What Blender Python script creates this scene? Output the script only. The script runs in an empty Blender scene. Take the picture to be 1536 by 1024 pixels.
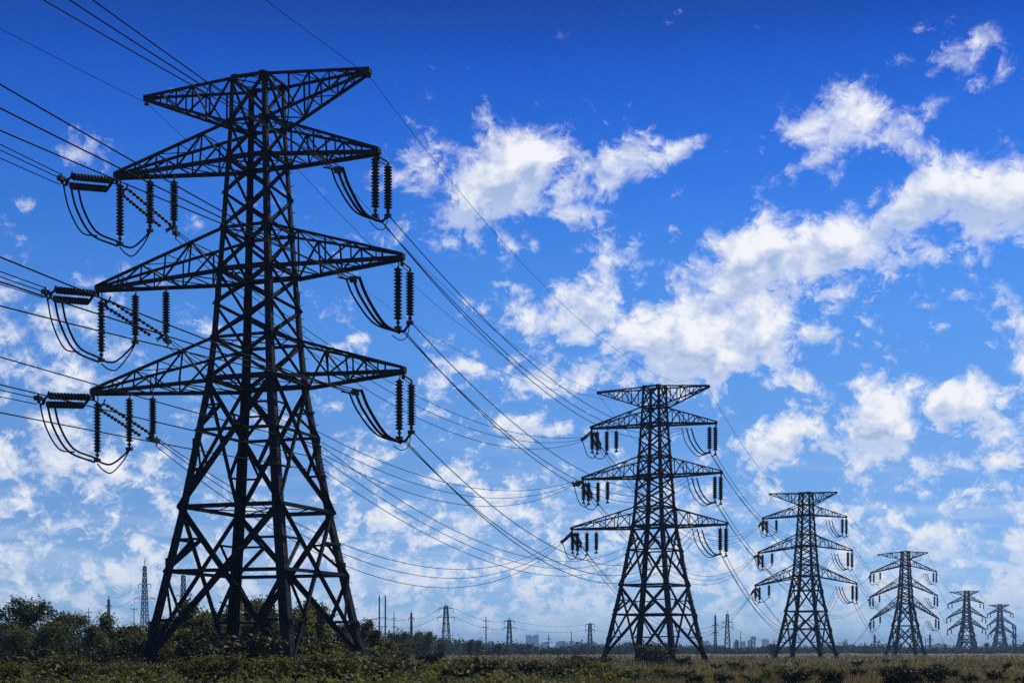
import bpy, bmesh, math, random
import numpy as np
from mathutils import Vector, Matrix

# ------------------------------------------------------------------ camera
F = 2214.0          # focal length in pixels of the 1536 wide photograph
HOR = 975.0         # row of the horizon in the photograph
EYE = 1.9           # eye height in metres
R = math.radians
sc = bpy.context.scene
cam = bpy.data.objects.new('camera', bpy.data.cameras.new('camera'))
sc.collection.objects.link(cam)
cam.location = (0, 0, EYE)
cam.rotation_euler = (R(90), 0, 0)
cam.data.sensor_width = 36
cam.data.lens = 36 * F / 1536
cam.data.shift_y = (HOR - 512) / 1536
cam.data.clip_start = 0.1
cam.data.clip_end = 30000
sc.camera = cam

# ------------------------------------------------------------------ light
SUN_EL, SUN_AZ = 50.0, 38.0      # degrees; azimuth to the right of the view (+Y)
sv = Vector((math.sin(R(SUN_AZ)) * math.cos(R(SUN_EL)), math.cos(R(SUN_AZ)) * math.cos(R(SUN_EL)), math.sin(R(SUN_EL))))
sl = bpy.data.lights.new('sun', 'SUN')
sl.energy = 4.0
sl.angle = R(0.5)
sl.color = (1.0, 0.95, 0.86)
so = bpy.data.objects.new('sun', sl)
sc.collection.objects.link(so)
so.rotation_euler = (-sv).to_track_quat('-Z', 'Y').to_euler()

sc.view_settings.view_transform = 'Standard'
sc.view_settings.look = 'None'
sc.view_settings.exposure = 0
sc.view_settings.gamma = 1
sc.view_settings.use_curve_mapping = False
sc.render.engine = 'CYCLES'
cy = sc.cycles
cy.use_adaptive_sampling = True
cy.adaptive_threshold = 0.02
cy.max_bounces = 5
cy.diffuse_bounces = 2
cy.glossy_bounces = 2
cy.transmission_bounces = 3
cy.volume_bounces = 0
cy.transparent_max_bounces = 8
cy.use_denoising = False

# ------------------------------------------------------------------ sky
world = bpy.data.worlds.new('World')
sc.world = world
world.use_nodes = True
nt = world.node_tree
nt.nodes.clear()
L = nt.links.new


def N(t, **kw):
    n = nt.nodes.new(t)
    for k, v in kw.items():
        setattr(n, k, v)
    return n


def put(sock, v):
    if hasattr(v, 'links'):
        L(v, sock)
    else:
        sock.default_value = v


def M(op, a, b=None, c=None, clamp=False):
    n = N('ShaderNodeMath', operation=op, use_clamp=clamp)
    for i, v in enumerate((a, b, c)):
        if v is not None:
            put(n.inputs[i], v)
    return n.outputs[0]


def step(v, lo, hi, a=0.0, b=1.0, mode='SMOOTHSTEP'):
    n = N('ShaderNodeMapRange', interpolation_type=mode)
    for i, x in enumerate((v, lo, hi, a, b)):
        put(n.inputs[i], x)
    return n.outputs[0]


def rgbmix(f, a, b, mode='MIX'):
    n = N('ShaderNodeMix', data_type='RGBA', blend_type=mode)
    put(n.inputs[0], f)
    put(n.inputs[6], a)
    put(n.inputs[7], b)
    return n.outputs[2]


def ramp(v, pts):
    n = N('ShaderNodeValToRGB')
    e = n.color_ramp.elements
    while len(e) < len(pts):
        e.new(0.5)
    for k, (p, c) in enumerate(pts):
        e[k].position = p
        e[k].color = (*c, 1)
    put(n.inputs[0], v)
    return n.outputs[0]


def xyz(x, y, z=0.0):
    n = N('ShaderNodeCombineXYZ')
    put(n.inputs[0], x); put(n.inputs[1], y); put(n.inputs[2], z)
    return n.outputs[0]


def lin(c):
    return tuple(((x / 255 + 0.055) / 1.055) ** 2.4 if x > 10 else x / 255 / 12.92 for x in c)


SKYS = 0.1
tc = N('ShaderNodeTexCoord')
sep = N('ShaderNodeSeparateXYZ')
L(tc.outputs['Generated'], sep.inputs[0])
el = M('ARCSINE', sep.outputs[2])
az = M('ARCTAN2', sep.outputs[0], sep.outputs[1])
sky = N('ShaderNodeTexSky', sky_type='NISHITA', sun_disc=False)
sky.sun_elevation = R(SUN_EL)
sky.sun_rotation = R(SUN_AZ)
sky.altitude = 0
sky.air_density = 1.0
sky.dust_density = 0.0
sky.ozone_density = 2.0
SKYS = 0.15
# colour correction of the clear sky by elevation (a very clear, polarised blue)
rows = [(-2200, (20, 60, 145)), (0, (25, 71, 163)), (100, (32, 92, 200)), (200, (43, 108, 216)), (300, (57, 124, 226)),
        (400, (72, 138, 230)), (500, (86, 149, 232)), (600, (99, 157, 230)), (700, (110, 164, 229)),
        (800, (126, 175, 231)), (900, (146, 190, 234)), (972, (166, 203, 238))]
meas = {0: (2.0, 3.34, 5.84), 100: (2.12, 3.53, 6.08), 200: (2.29, 3.79, 6.38), 300: (2.52, 4.11, 6.72), 400: (2.80, 4.51, 7.12),
        500: (3.2, 5.05, 7.58), 600: (3.75, 5.74, 8.03), 700: (4.6, 6.7, 8.4), 800: (6.0, 7.9, 8.4), 900: (8.4, 9.1, 7.6),
        972: (10.6, 9.4, 6.2), -2200: (1.9, 3.2, 5.5)}
pts = []
for y, c in sorted(rows, key=lambda r: -r[0]):
    e = math.atan((HOR - y) / F)
    pts.append((e / 1.2, tuple(a / (b * SKYS) for a, b in zip(lin(c), meas[y]))))
elc = M('DIVIDE', el, 1.2, clamp=True)
tint = ramp(elc, pts)
clear = rgbmix(1.0, sky.outputs[0], tint, 'MULTIPLY')

# cloud layer: noise in a mapping that keeps puffs round and shrinks them towards the horizon
CC = 0.20


def skymap(dx, dy):
    a_ = M('ADD', az, dx)
    e_ = M('ADD', M('MULTIPLY', M('MAXIMUM', M('ADD', el, dy), -0.02), 1.2), CC)
    u_ = M('ARCTAN2', a_, e_)
    v_ = M('LOGARITHM', M('SQRT', M('ADD', M('MULTIPLY', a_, a_), M('MULTIPLY', e_, e_))), math.e)
    return xyz(u_, v_, 0.0)


P = skymap(0.0, 0.0)


def noise(vec, scale, detail, rough, dist=0.0, lac=2.0, off=0.0):
    n = N('ShaderNodeTexNoise', noise_dimensions='2D', normalize=True)
    v = N('ShaderNodeVectorMath', operation='ADD')
    put(v.inputs[0], vec)
    v.inputs[1].default_value = (off, off * 0.7, off * 1.3)
    L(v.outputs[0], n.inputs['Vector'])
    n.inputs['Scale'].default_value = scale
    n.inputs['Detail'].default_value = detail
    n.inputs['Roughness'].default_value = rough
    n.inputs['Lacunarity'].default_value = lac
    n.inputs['Distortion'].default_value = dist
    return n.outputs[0]


# where the clouds stand: (column, row, half width, half height, tilt, weight) in the photograph -> azimuth / elevation
CL = [
    (120, 232, 62, 40, -12, .80), (66, 303, 45, 22, 0, .48), (290, 338, 36, 18, 0, .55), (104, 131, 22, 9, 0, .4),
    (765, 264, 165, 88, -4, 1.3), (690, 230, 80, 50, 0, .9), (905, 240, 100, 44, -6, 1.12), (810, 300, 110, 50, 10, .95), (1030, 224, 72, 24, -8, .9),
    (610, 275, 40, 50, 0, .68), (622, 338, 45, 24, 0, .52), (530, 350, 40, 14, 0, .35), (855, 318, 50, 22, 10, .4), (610, 188, 40, 16, 0, .45), (1015, 348, 34, 20, 0, .4),
    (1275, 178, 140, 70, -10, 1.0), (1195, 240, 66, 36, -20, .8), (1480, 72, 84, 66, -30, .86), (1440, 150, 66, 34, 10, .72), (1260, 268, 50, 16, 0, .5), (1410, 40, 40, 22, 0, .45),
    (1425, 292, 125, 80, -12, 1.15), (1520, 300, 90, 62, 0, .95), (1285, 303, 58, 24, -15, .72), (1335, 345, 120, 56, -14, 1.05), (1430, 380, 80, 26, 0, .6),
    (868, 466, 108, 50, -6, 1.0), (905, 402, 64, 36, 10, .62), (1060, 500, 155, 80, -8, 1.12), (1165, 380, 185, 60, -14, 1.15), (1010, 384, 90, 24, -4, .62),
    (1250, 372, 120, 64, -14, 1.1), (1000, 560, 80, 30, 0, .8), (1150, 440, 150, 48, -6, .9), (1110, 540, 90, 26, 0, .6),
    (1240, 512, 80, 18, 8, .66), (1190, 576, 80, 16, 0, .66), (1272, 574, 50, 16, -6, .64), (1460, 455, 60, 20, 0, .42), (1515, 470, 40, 45, 0, .55),
    (1425, 602, 66, 52, 0, 1.0), (1312, 640, 96, 62, -20, .98), (1172, 655, 72, 42, -10, .76), (1230, 682, 110, 22, 0, .7),
    (1505, 630, 60, 58, 0, .78), (1440, 692, 100, 20, 4, .78), (1520, 560, 34, 20, 0, .5), (1460, 742, 60, 18, -8, .55), (1305, 758, 34, 14, -10, .55),
    (830, 570, 100, 34, -16, .66), (800, 646, 64, 30, 0, .86), (746, 742, 62, 34, -6, .8), (670, 716, 50, 22, 0, .72), (700, 555, 80, 14, -4, .5), (655, 585, 60, 26, 10, .46),
    (740, 415, 70, 10, 4, .42), (680, 458, 60, 14, 0, .4),
    (62, 488, 130, 56, 6, .66), (60, 560, 120, 30, 6, .5), (70, 690, 150, 80, 4, .68), (512, 518, 46, 18, -8, .74), (640, 610, 60, 30, 0, .4),
    (230, 680, 70, 46, 0, .5), (130, 790, 140, 26, 8, .5), (540, 690, 64, 44, 0, .55), (560, 780, 70, 34, 0, .70), (630, 810, 60, 24, 0, .64), (700, 800, 60, 22, 0, .60),
    (170, 870, 150, 26, 4, .5), (640, 860, 150, 26, 0, .52), (790, 850, 120, 26, 0, .58), (850, 780, 70, 30, 0, .6), (440, 640, 110, 30, 0, .36), (380, 780, 100, 40, 0, .4),
    (1380, 792, 130, 18, 4, .52), (1300, 890, 200, 14, 0, .4), (1490, 850, 70, 26, 0, .66), (1080, 860, 140, 22, 0, .55), (1110, 930, 120, 14, 0, .5), (1520, 832, 30, 20, 0, .6),
]
P2 = xyz(az, el, 0.0)
# ragged edges: the places are looked up a little displaced
wob = N('ShaderNodeTexNoise', noise_dimensions='2D')
L(P, wob.inputs['Vector'])
wob.inputs['Scale'].default_value = 9.0
wob.inputs['Detail'].default_value = 3.0
wv = N('ShaderNodeVectorMath', operation='MULTIPLY_ADD')
L(wob.outputs['Color'], wv.inputs[0])
wv.inputs[1].default_value = (0.036, 0.026, 0)
wv.inputs[2].default_value = (-0.018, -0.013, 0)
wa = N('ShaderNodeVectorMath', operation='ADD')
L(P2, wa.inputs[0]); L(wv.outputs[0], wa.inputs[1])


def blobs(vec, items):
    res = None
    for x, y, rx, ry, tilt, w in items:
        mp = N('ShaderNodeMapping', vector_type='TEXTURE')
        L(vec, mp.inputs['Vector'])
        mp.inputs['Location'].default_value = (math.atan((x - 768) / F), math.atan((HOR - y) / F * math.cos(math.atan((x - 768) / F))), 0)
        mp.inputs['Rotation'].default_value = (0, 0, -R(tilt))
        mp.inputs['Scale'].default_value = (rx * 1.5 / F, ry * 1.5 / F, 1)
        g = N('ShaderNodeTexGradient', gradient_type='SPHERICAL')
        L(mp.outputs[0], g.inputs[0])
        v = M('MULTIPLY', g.outputs['Fac'], w)
        res = v if res is None else M('SMOOTH_MAX', res, v, 0.12)
    return res


mask = blobs(wa.outputs[0], CL)
big = [c for c in CL if c[5] >= 0.76]
wb = N('ShaderNodeVectorMath', operation='ADD')
L(wa.outputs[0], wb.inputs[0]); wb.inputs[1].default_value = (0.004, 0.013, 0)
wc = N('ShaderNodeVectorMath', operation='ADD')
L(wa.outputs[0], wc.inputs[0]); wc.inputs[1].default_value = (-0.004, -0.013, 0)
macro = M('SUBTRACT', blobs(wc.outputs[0], big), blobs(wb.outputs[0], big))    # above 0 on the upper side of a cloud
# elsewhere in the sky: scattered small clouds, denser towards the horizon
low = step(el, 0.02, 0.22, 0.43, 0.0)
away = step(M('ABSOLUTE', az), 0.36, 0.55, 0.0, 0.22)
base = M('MAXIMUM', low, away)
mask = M('ADD', M('MAXIMUM', mask, base), step(el, 0.22, 0.34, 0.0, -0.24))


def density(vec):
    n1 = noise(vec, 12.5, 9.0, 0.60, 0.25, 2.1, 3.1)
    n2 = noise(vec, 38.0, 5.0, 0.64, 0.6, 2.2, 7.7)
    vo = N('ShaderNodeTexVoronoi', feature='SMOOTH_F1', voronoi_dimensions='2D', normalize=False)
    wv_ = N('ShaderNodeVectorMath', operation='MULTIPLY_ADD')       # billows, bent by the fine noise
    L(xyz(n2, n1, 0.0), wv_.inputs[0]); wv_.inputs[1].default_value = (0.05, 0.05, 0); L(vec, wv_.inputs[2])
    L(wv_.outputs[0], vo.inputs['Vector'])
    vo.inputs['Scale'].default_value = 27.0
    vo.inputs['Detail'].default_value = 2.0
    vo.inputs['Roughness'].default_value = 0.55
    vo.inputs['Lacunarity'].default_value = 2.3
    vo.inputs['Smoothness'].default_value = 0.3
    bil = M('SUBTRACT', 0.42, vo.outputs['Distance'])
    a_ = M('ADD', M('MULTIPLY', M('SUBTRACT', n1, 0.5), 2.7), M('MULTIPLY', M('SUBTRACT', n2, 0.5), 0.9))
    return M('MULTIPLY_ADD', bil, 0.62, a_)


def relief(vec):
    """smooth thickness of the puffs, for their light and shade"""
    n1 = noise(vec, 12.5, 3.5, 0.58, 0.25, 2.1, 3.1)
    n2 = noise(vec, 32.0, 5.0, 0.55, 0.3, 2.1, 5.3)
    return M('ADD', M('MULTIPLY', n1, 2.2), M('MULTIPLY', n2, 0.9))


d0 = density(P)
dens = M('ADD', M('MULTIPLY', mask, 1.75), d0)
soft = step(el, 0.0, 0.3, 0.80, 1.10)
alpha = step(dens, 0.15, M('ADD', 0.15, soft))
alpha = M('MULTIPLY', alpha, step(el, -0.01, 0.05, 0.25, 0.98))
# thin stretched veils low in the sky
veil = noise(xyz(M('MULTIPLY', az, 5.0), M('MULTIPLY', el, 34.0), 0.0), 1.6, 7.0, 0.6, 0.5, 2.0, 21.0)
veil = M('MULTIPLY', step(veil, 0.42, 0.72, 0.0, 0.42), step(el, 0.05, 0.17, 1.0, 0.0))
# the same relief a little nearer the sun: thicker there means the puff is in shade
slope = M('SUBTRACT', relief(P), relief(skymap(0.005, 0.013)))
fine = M('MULTIPLY', M('SUBTRACT', noise(P, 46.0, 5.0, 0.62, 0.4, 2.1, 4.4), 0.5), 0.55)
lit = step(M('ADD', M('MULTIPLY_ADD', macro, 0.62, slope), fine), -0.44, 0.42, mode='LINEAR')
thick = step(dens, 0.30, 1.35)
sh = M('MULTIPLY', M('SUBTRACT', 1.0, lit), thick)
sh = M('MULTIPLY', sh, step(d0, -0.6, 0.7, 1.0, 0.8))
W = 1.0 / SKYS
cw = tuple(W * a for a in lin((247, 248, 253))) + (1,)
cg = tuple(W * a for a in lin((160, 184, 226))) + (1,)
cloudc = rgbmix(sh, cw, cg)
# far clouds take on the colour of the air
cloudc = rgbmix(step(el, 0.0, 0.14, 0.5, 0.0), cloudc, tuple(W * a for a in lin((190, 212, 242))) + (1,))
clear = rgbmix(veil, clear, tuple(W * a for a in lin((206, 222, 246))) + (1,))
final = rgbmix(alpha, clear, cloudc)
bg = N('ShaderNodeBackground')
bg.inputs['Strength'].default_value = SKYS
out = N('ShaderNodeOutputWorld')
L(final, bg.inputs['Color'])
L(bg.outputs[0], out.inputs['Surface'])
world.cycles.sampling_method = 'MANUAL'
world.cycles.sample_map_resolution = 512
# ------------------------------------------------------------------ helpers
rng = random.Random(7)
COL = sc.collection


def tag(o, label=None, cat=None, group=None, kind=None):
    if label: o['label'] = label
    if cat: o['category'] = cat
    if group: o['group'] = group
    if kind: o['kind'] = kind
    return o


def empty(name, loc=(0, 0, 0), rz=0.0):
    o = bpy.data.objects.new(name, None)
    o.empty_display_size = 0.5
    COL.objects.link(o)
    o.location = loc
    o.rotation_euler = (0, 0, rz)
    return o


class MB:
    """collects shapes and links them as one mesh object"""

    def __init__(self):
        self.v, self.f = [], []

    def add(self, vs, fs):
        n = len(self.v)
        self.v.extend(tuple(p) for p in vs)
        self.f.extend(tuple(i + n for i in f) for f in fs)

    def frame(self, p, q, hint=None):
        d = (q - p)
        d.normalize()
        h = Vector(hint) if hint is not None else Vector((0, 0, 1))
        h = h - d * h.dot(d)
        if h.length < 1e-4:
            h = Vector((1, 0, 0)) - d * d.x
        h.normalize()
        return d, h, d.cross(h)

    def bar(self, p, q, w, h=None, hint=None):
        p, q = Vector(p), Vector(q)
        h = h or w
        d, a, b = self.frame(p, q, hint)
        vs = [c + a * (sa * h / 2) + b * (sb * w / 2) for c in (p, q) for sa, sb in ((-1, -1), (1, -1), (1, 1), (-1, 1))]
        self.add(vs, [(0, 3, 2, 1), (4, 5, 6, 7), (0, 1, 5, 4), (1, 2, 6, 5), (2, 3, 7, 6), (3, 0, 4, 7)])

    def angle(self, p, q, a, b, w, t=None):
        """rolled steel angle from p to q, flanges of width w along a and b"""
        p, q = Vector(p), Vector(q)
        d = (q - p).normalized()
        a = Vector(a); a = (a - d * a.dot(d)).normalized()
        b = Vector(b); b = (b - d * b.dot(d)).normalized()
        w0, w1 = w if isinstance(w, tuple) else (w, w)
        vs = []
        for c, ww in ((p, w0), (q, w1)):
            tt = t or ww * 0.14
            for x, y in ((0, 0), (ww, 0), (ww, tt), (tt, tt), (tt, ww), (0, ww)):
                vs.append(c + a * x + b * y)
        fs = [(i, (i + 1) % 6, (i + 1) % 6 + 6, i + 6) for i in range(6)]
        fs += [(0, 5, 4, 3), (0, 3, 2, 1), (6, 9, 10, 11), (6, 7, 8, 9)]
        self.add(vs, fs)

    def box(self, c, s, rz=0.0):
        cx, cy_, cz = c
        co, si = math.cos(rz), math.sin(rz)
        vs = []
        for z in (-1, 1):
            for x, y in ((-1, -1), (1, -1), (1, 1), (-1, 1)):
                a, b = x * s[0] / 2, y * s[1] / 2
                vs.append((cx + a * co - b * si, cy_ + a * si + b * co, cz + z * s[2] / 2))
        self.add(vs, [(0, 3, 2, 1), (4, 5, 6, 7), (0, 1, 5, 4), (1, 2, 6, 5), (2, 3, 7, 6), (3, 0, 4, 7)])

    def tube(self, pts, r, n=6):
        pts = [Vector(p) for p in pts]
        rs = r if isinstance(r, (list, tuple)) else [r] * len(pts)
        base = len(self.v)
        prev = None
        for i, p in enumerate(pts):
            d = pts[min(i + 1, len(pts) - 1)] - pts[max(i - 1, 0)]
            if d.length < 1e-9: d = Vector((0, 0, 1))
            d.normalize()
            h = prev if prev is not None else (Vector((0, 0, 1)) if abs(d.z) < 0.9 else Vector((1, 0, 0)))
            h = h - d * h.dot(d)
            if h.length < 1e-5: h = Vector((0, 1, 0)) - d * d.y
            h.normalize(); prev = h
            k = d.cross(h)
            for j in range(n):
                t = 2 * math.pi * j / n
                self.v.append(tuple(p + (h * math.cos(t) + k * math.sin(t)) * rs[i]))
        for i in range(len(pts) - 1):
            for j in range(n):
                a, b = base + i * n + j, base + i * n + (j + 1) % n
                self.f.append((a, b, b + n, a + n))
        self.f.append(tuple(base + j for j in reversed(range(n))))
        self.f.append(tuple(base + (len(pts) - 1) * n + j for j in range(n)))

    def lathe(self, p, q, prof, n=10):
        """profile [(distance along 0..1, radius)] turned about the line p-q"""
        p, q = Vector(p), Vector(q)
        d, a, b = self.frame(p, q, (0.3, 0.2, 1) if abs((q - p).normalized().z) < 0.9 else (1, 0, 0))
        base = len(self.v)
        for t, r in prof:
            c = p.lerp(q, t)
            for j in range(n):
                w = 2 * math.pi * j / n
                self.v.append(tuple(c + (a * math.cos(w) + b * math.sin(w)) * r))
        for i in range(len(prof) - 1):
            for j in range(n):
                x, y = base + i * n + j, base + i * n + (j + 1) % n
                self.f.append((x, y, y + n, x + n))
        self.f.append(tuple(base + j for j in reversed(range(n))))
        self.f.append(tuple(base + (len(prof) - 1) * n + j for j in range(n)))

    def build(self, name, mat, parent=None, smooth=False):
        me = bpy.data.meshes.new(name)
        me.from_pydata(self.v, [], self.f)
        me.update()
        if smooth:
            me.polygons.foreach_set('use_smooth', [True] * len(me.polygons))
        o = bpy.data.objects.new(name, me)
        COL.objects.link(o)
        me.materials.append(mat)
        if parent is not None:
            o.parent = parent
        return o


def bez(pts, n=24):
    """smooth curve through the points (Catmull-Rom)"""
    P_ = [Vector(p) for p in pts]
    P_ = [P_[0] * 2 - P_[1]] + P_ + [P_[-1] * 2 - P_[-2]]
    res = []
    m = len(P_) - 3
    per = max(2, n // m)
    for i in range(m):
        a, b, c, d = P_[i:i + 4]
        for k in range(per):
            t = k / per
            res.append(0.5 * ((2 * b) + (c - a) * t + (2 * a - 5 * b + 4 * c - d) * t * t + (3 * b - a - 3 * c + d) * t ** 3))
    res.append(P_[-2])
    return res


def at(x, y, d):
    """a pixel of the photograph at depth d -> a point in the world"""
    return Vector(((x - 768) / F * d, d, EYE + (HOR - y) / F * d))


# ------------------------------------------------------------------ materials
def mat(name, col, rough=0.7, metal=0.0, var=0.0, scale=3.0, col2=None, bump=0.0, spec=0.5, trans=0.0, lo=0.35, hi=0.65, coord='Object', rand=0.0):
    m = bpy.data.materials.new(name)
    m.use_nodes = True
    t = m.node_tree
    b = t.nodes['Principled BSDF']
    b.inputs['Roughness'].default_value = rough
    b.inputs['Metallic'].default_value = metal
    b.inputs['Specular IOR Level'].default_value = spec
    co = t.nodes.new('ShaderNodeTexCoord')
    no = t.nodes.new('ShaderNodeTexNoise')
    no.inputs['Scale'].default_value = scale
    no.inputs['Detail'].default_value = 5
    t.links.new(co.outputs[coord], no.inputs['Vector'])
    r = t.nodes.new('ShaderNodeValToRGB')
    c2 = col2 or tuple(max(0, c * (1 + var)) for c in col)
    r.color_ramp.elements[0].color = (*[c * (1 - var) if not col2 else c for c in col], 1)
    r.color_ramp.elements[1].color = (*c2, 1)
    r.color_ramp.elements[0].position = lo
    r.color_ramp.elements[1].position = hi
    t.links.new(no.outputs[0], r.inputs[0])
    col_out = r.outputs[0]
    if rand:
        oi = t.nodes.new('ShaderNodeObjectInfo')
        mr = t.nodes.new('ShaderNodeMapRange')
        mr.inputs[3].default_value = 1 - rand; mr.inputs[4].default_value = 1 + rand
        t.links.new(oi.outputs['Random'], mr.inputs[0])
        hs = t.nodes.new('ShaderNodeHueSaturation')
        t.links.new(mr.outputs[0], hs.inputs['Value'])
        t.links.new(col_out, hs.inputs['Color'])
        col_out = hs.outputs[0]
    t.links.new(col_out, b.inputs['Base Color'])
    if bump:
        bp = t.nodes.new('ShaderNodeBump')
        bp.inputs['Strength'].default_value = bump
        t.links.new(no.outputs[0], bp.inputs['Height'])
        t.links.new(bp.outputs[0], b.inputs['Normal'])
    if trans:
        tr = t.nodes.new('ShaderNodeBsdfTranslucent')
        hs = t.nodes.new('ShaderNodeHueSaturation')
        hs.inputs['Value'].default_value = 1.5
        hs.inputs['Saturation'].default_value = 1.15
        t.links.new(col_out, hs.inputs['Color'])
        t.links.new(hs.outputs[0], tr.inputs['Color'])
        mx = t.nodes.new('ShaderNodeMixShader')
        mx.inputs[0].default_value = trans
        t.links.new(b.outputs[0], mx.inputs[1])
        t.links.new(tr.outputs[0], mx.inputs[2])
        t.links.new(mx.outputs[0], t.nodes['Material Output'].inputs['Surface'])
    return m


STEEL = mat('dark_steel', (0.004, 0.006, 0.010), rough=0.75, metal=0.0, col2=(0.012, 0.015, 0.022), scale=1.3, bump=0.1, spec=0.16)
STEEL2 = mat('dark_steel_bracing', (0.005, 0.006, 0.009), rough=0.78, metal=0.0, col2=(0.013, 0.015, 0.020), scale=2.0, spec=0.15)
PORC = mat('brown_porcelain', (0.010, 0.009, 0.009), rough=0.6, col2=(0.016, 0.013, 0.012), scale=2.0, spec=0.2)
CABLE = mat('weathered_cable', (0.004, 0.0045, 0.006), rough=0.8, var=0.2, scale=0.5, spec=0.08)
FITTING = mat('cast_fitting', (0.014, 0.015, 0.017), rough=0.55, metal=0.3, var=0.3)
CONC = mat('concrete_footing', (0.10, 0.10, 0.10), rough=0.9, var=0.35, scale=4.0, bump=0.3)
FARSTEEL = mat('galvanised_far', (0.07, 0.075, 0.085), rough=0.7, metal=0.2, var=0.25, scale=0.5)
WOOD = mat('pole_wood', (0.035, 0.03, 0.026), rough=0.9, var=0.3, scale=2.0)
# ------------------------------------------------------------------ the row of pylons
ZS = [(0, 7.80), (11.3, 5.12), (19.9, 3.42), (22.75, 3.08), (30.15, 2.46), (37.4, 1.93), (40.3, 1.84)]


def ext(z):
    for (z0, e0), (z1, e1) in zip(ZS, ZS[1:]):
        if z <= z1:
            return e0 + (e1 - e0) * (z - z0) / (z1 - z0)
    return ZS[-1][1]


FACES = [((-1, -1), (1, -1)), ((1, -1), (1, 1)), ((1, 1), (-1, 1)), ((-1, 1), (-1, -1))]


LINE = Vector((38.3, 116.0, 0)).normalized()


class Pylon:
    pass


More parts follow.
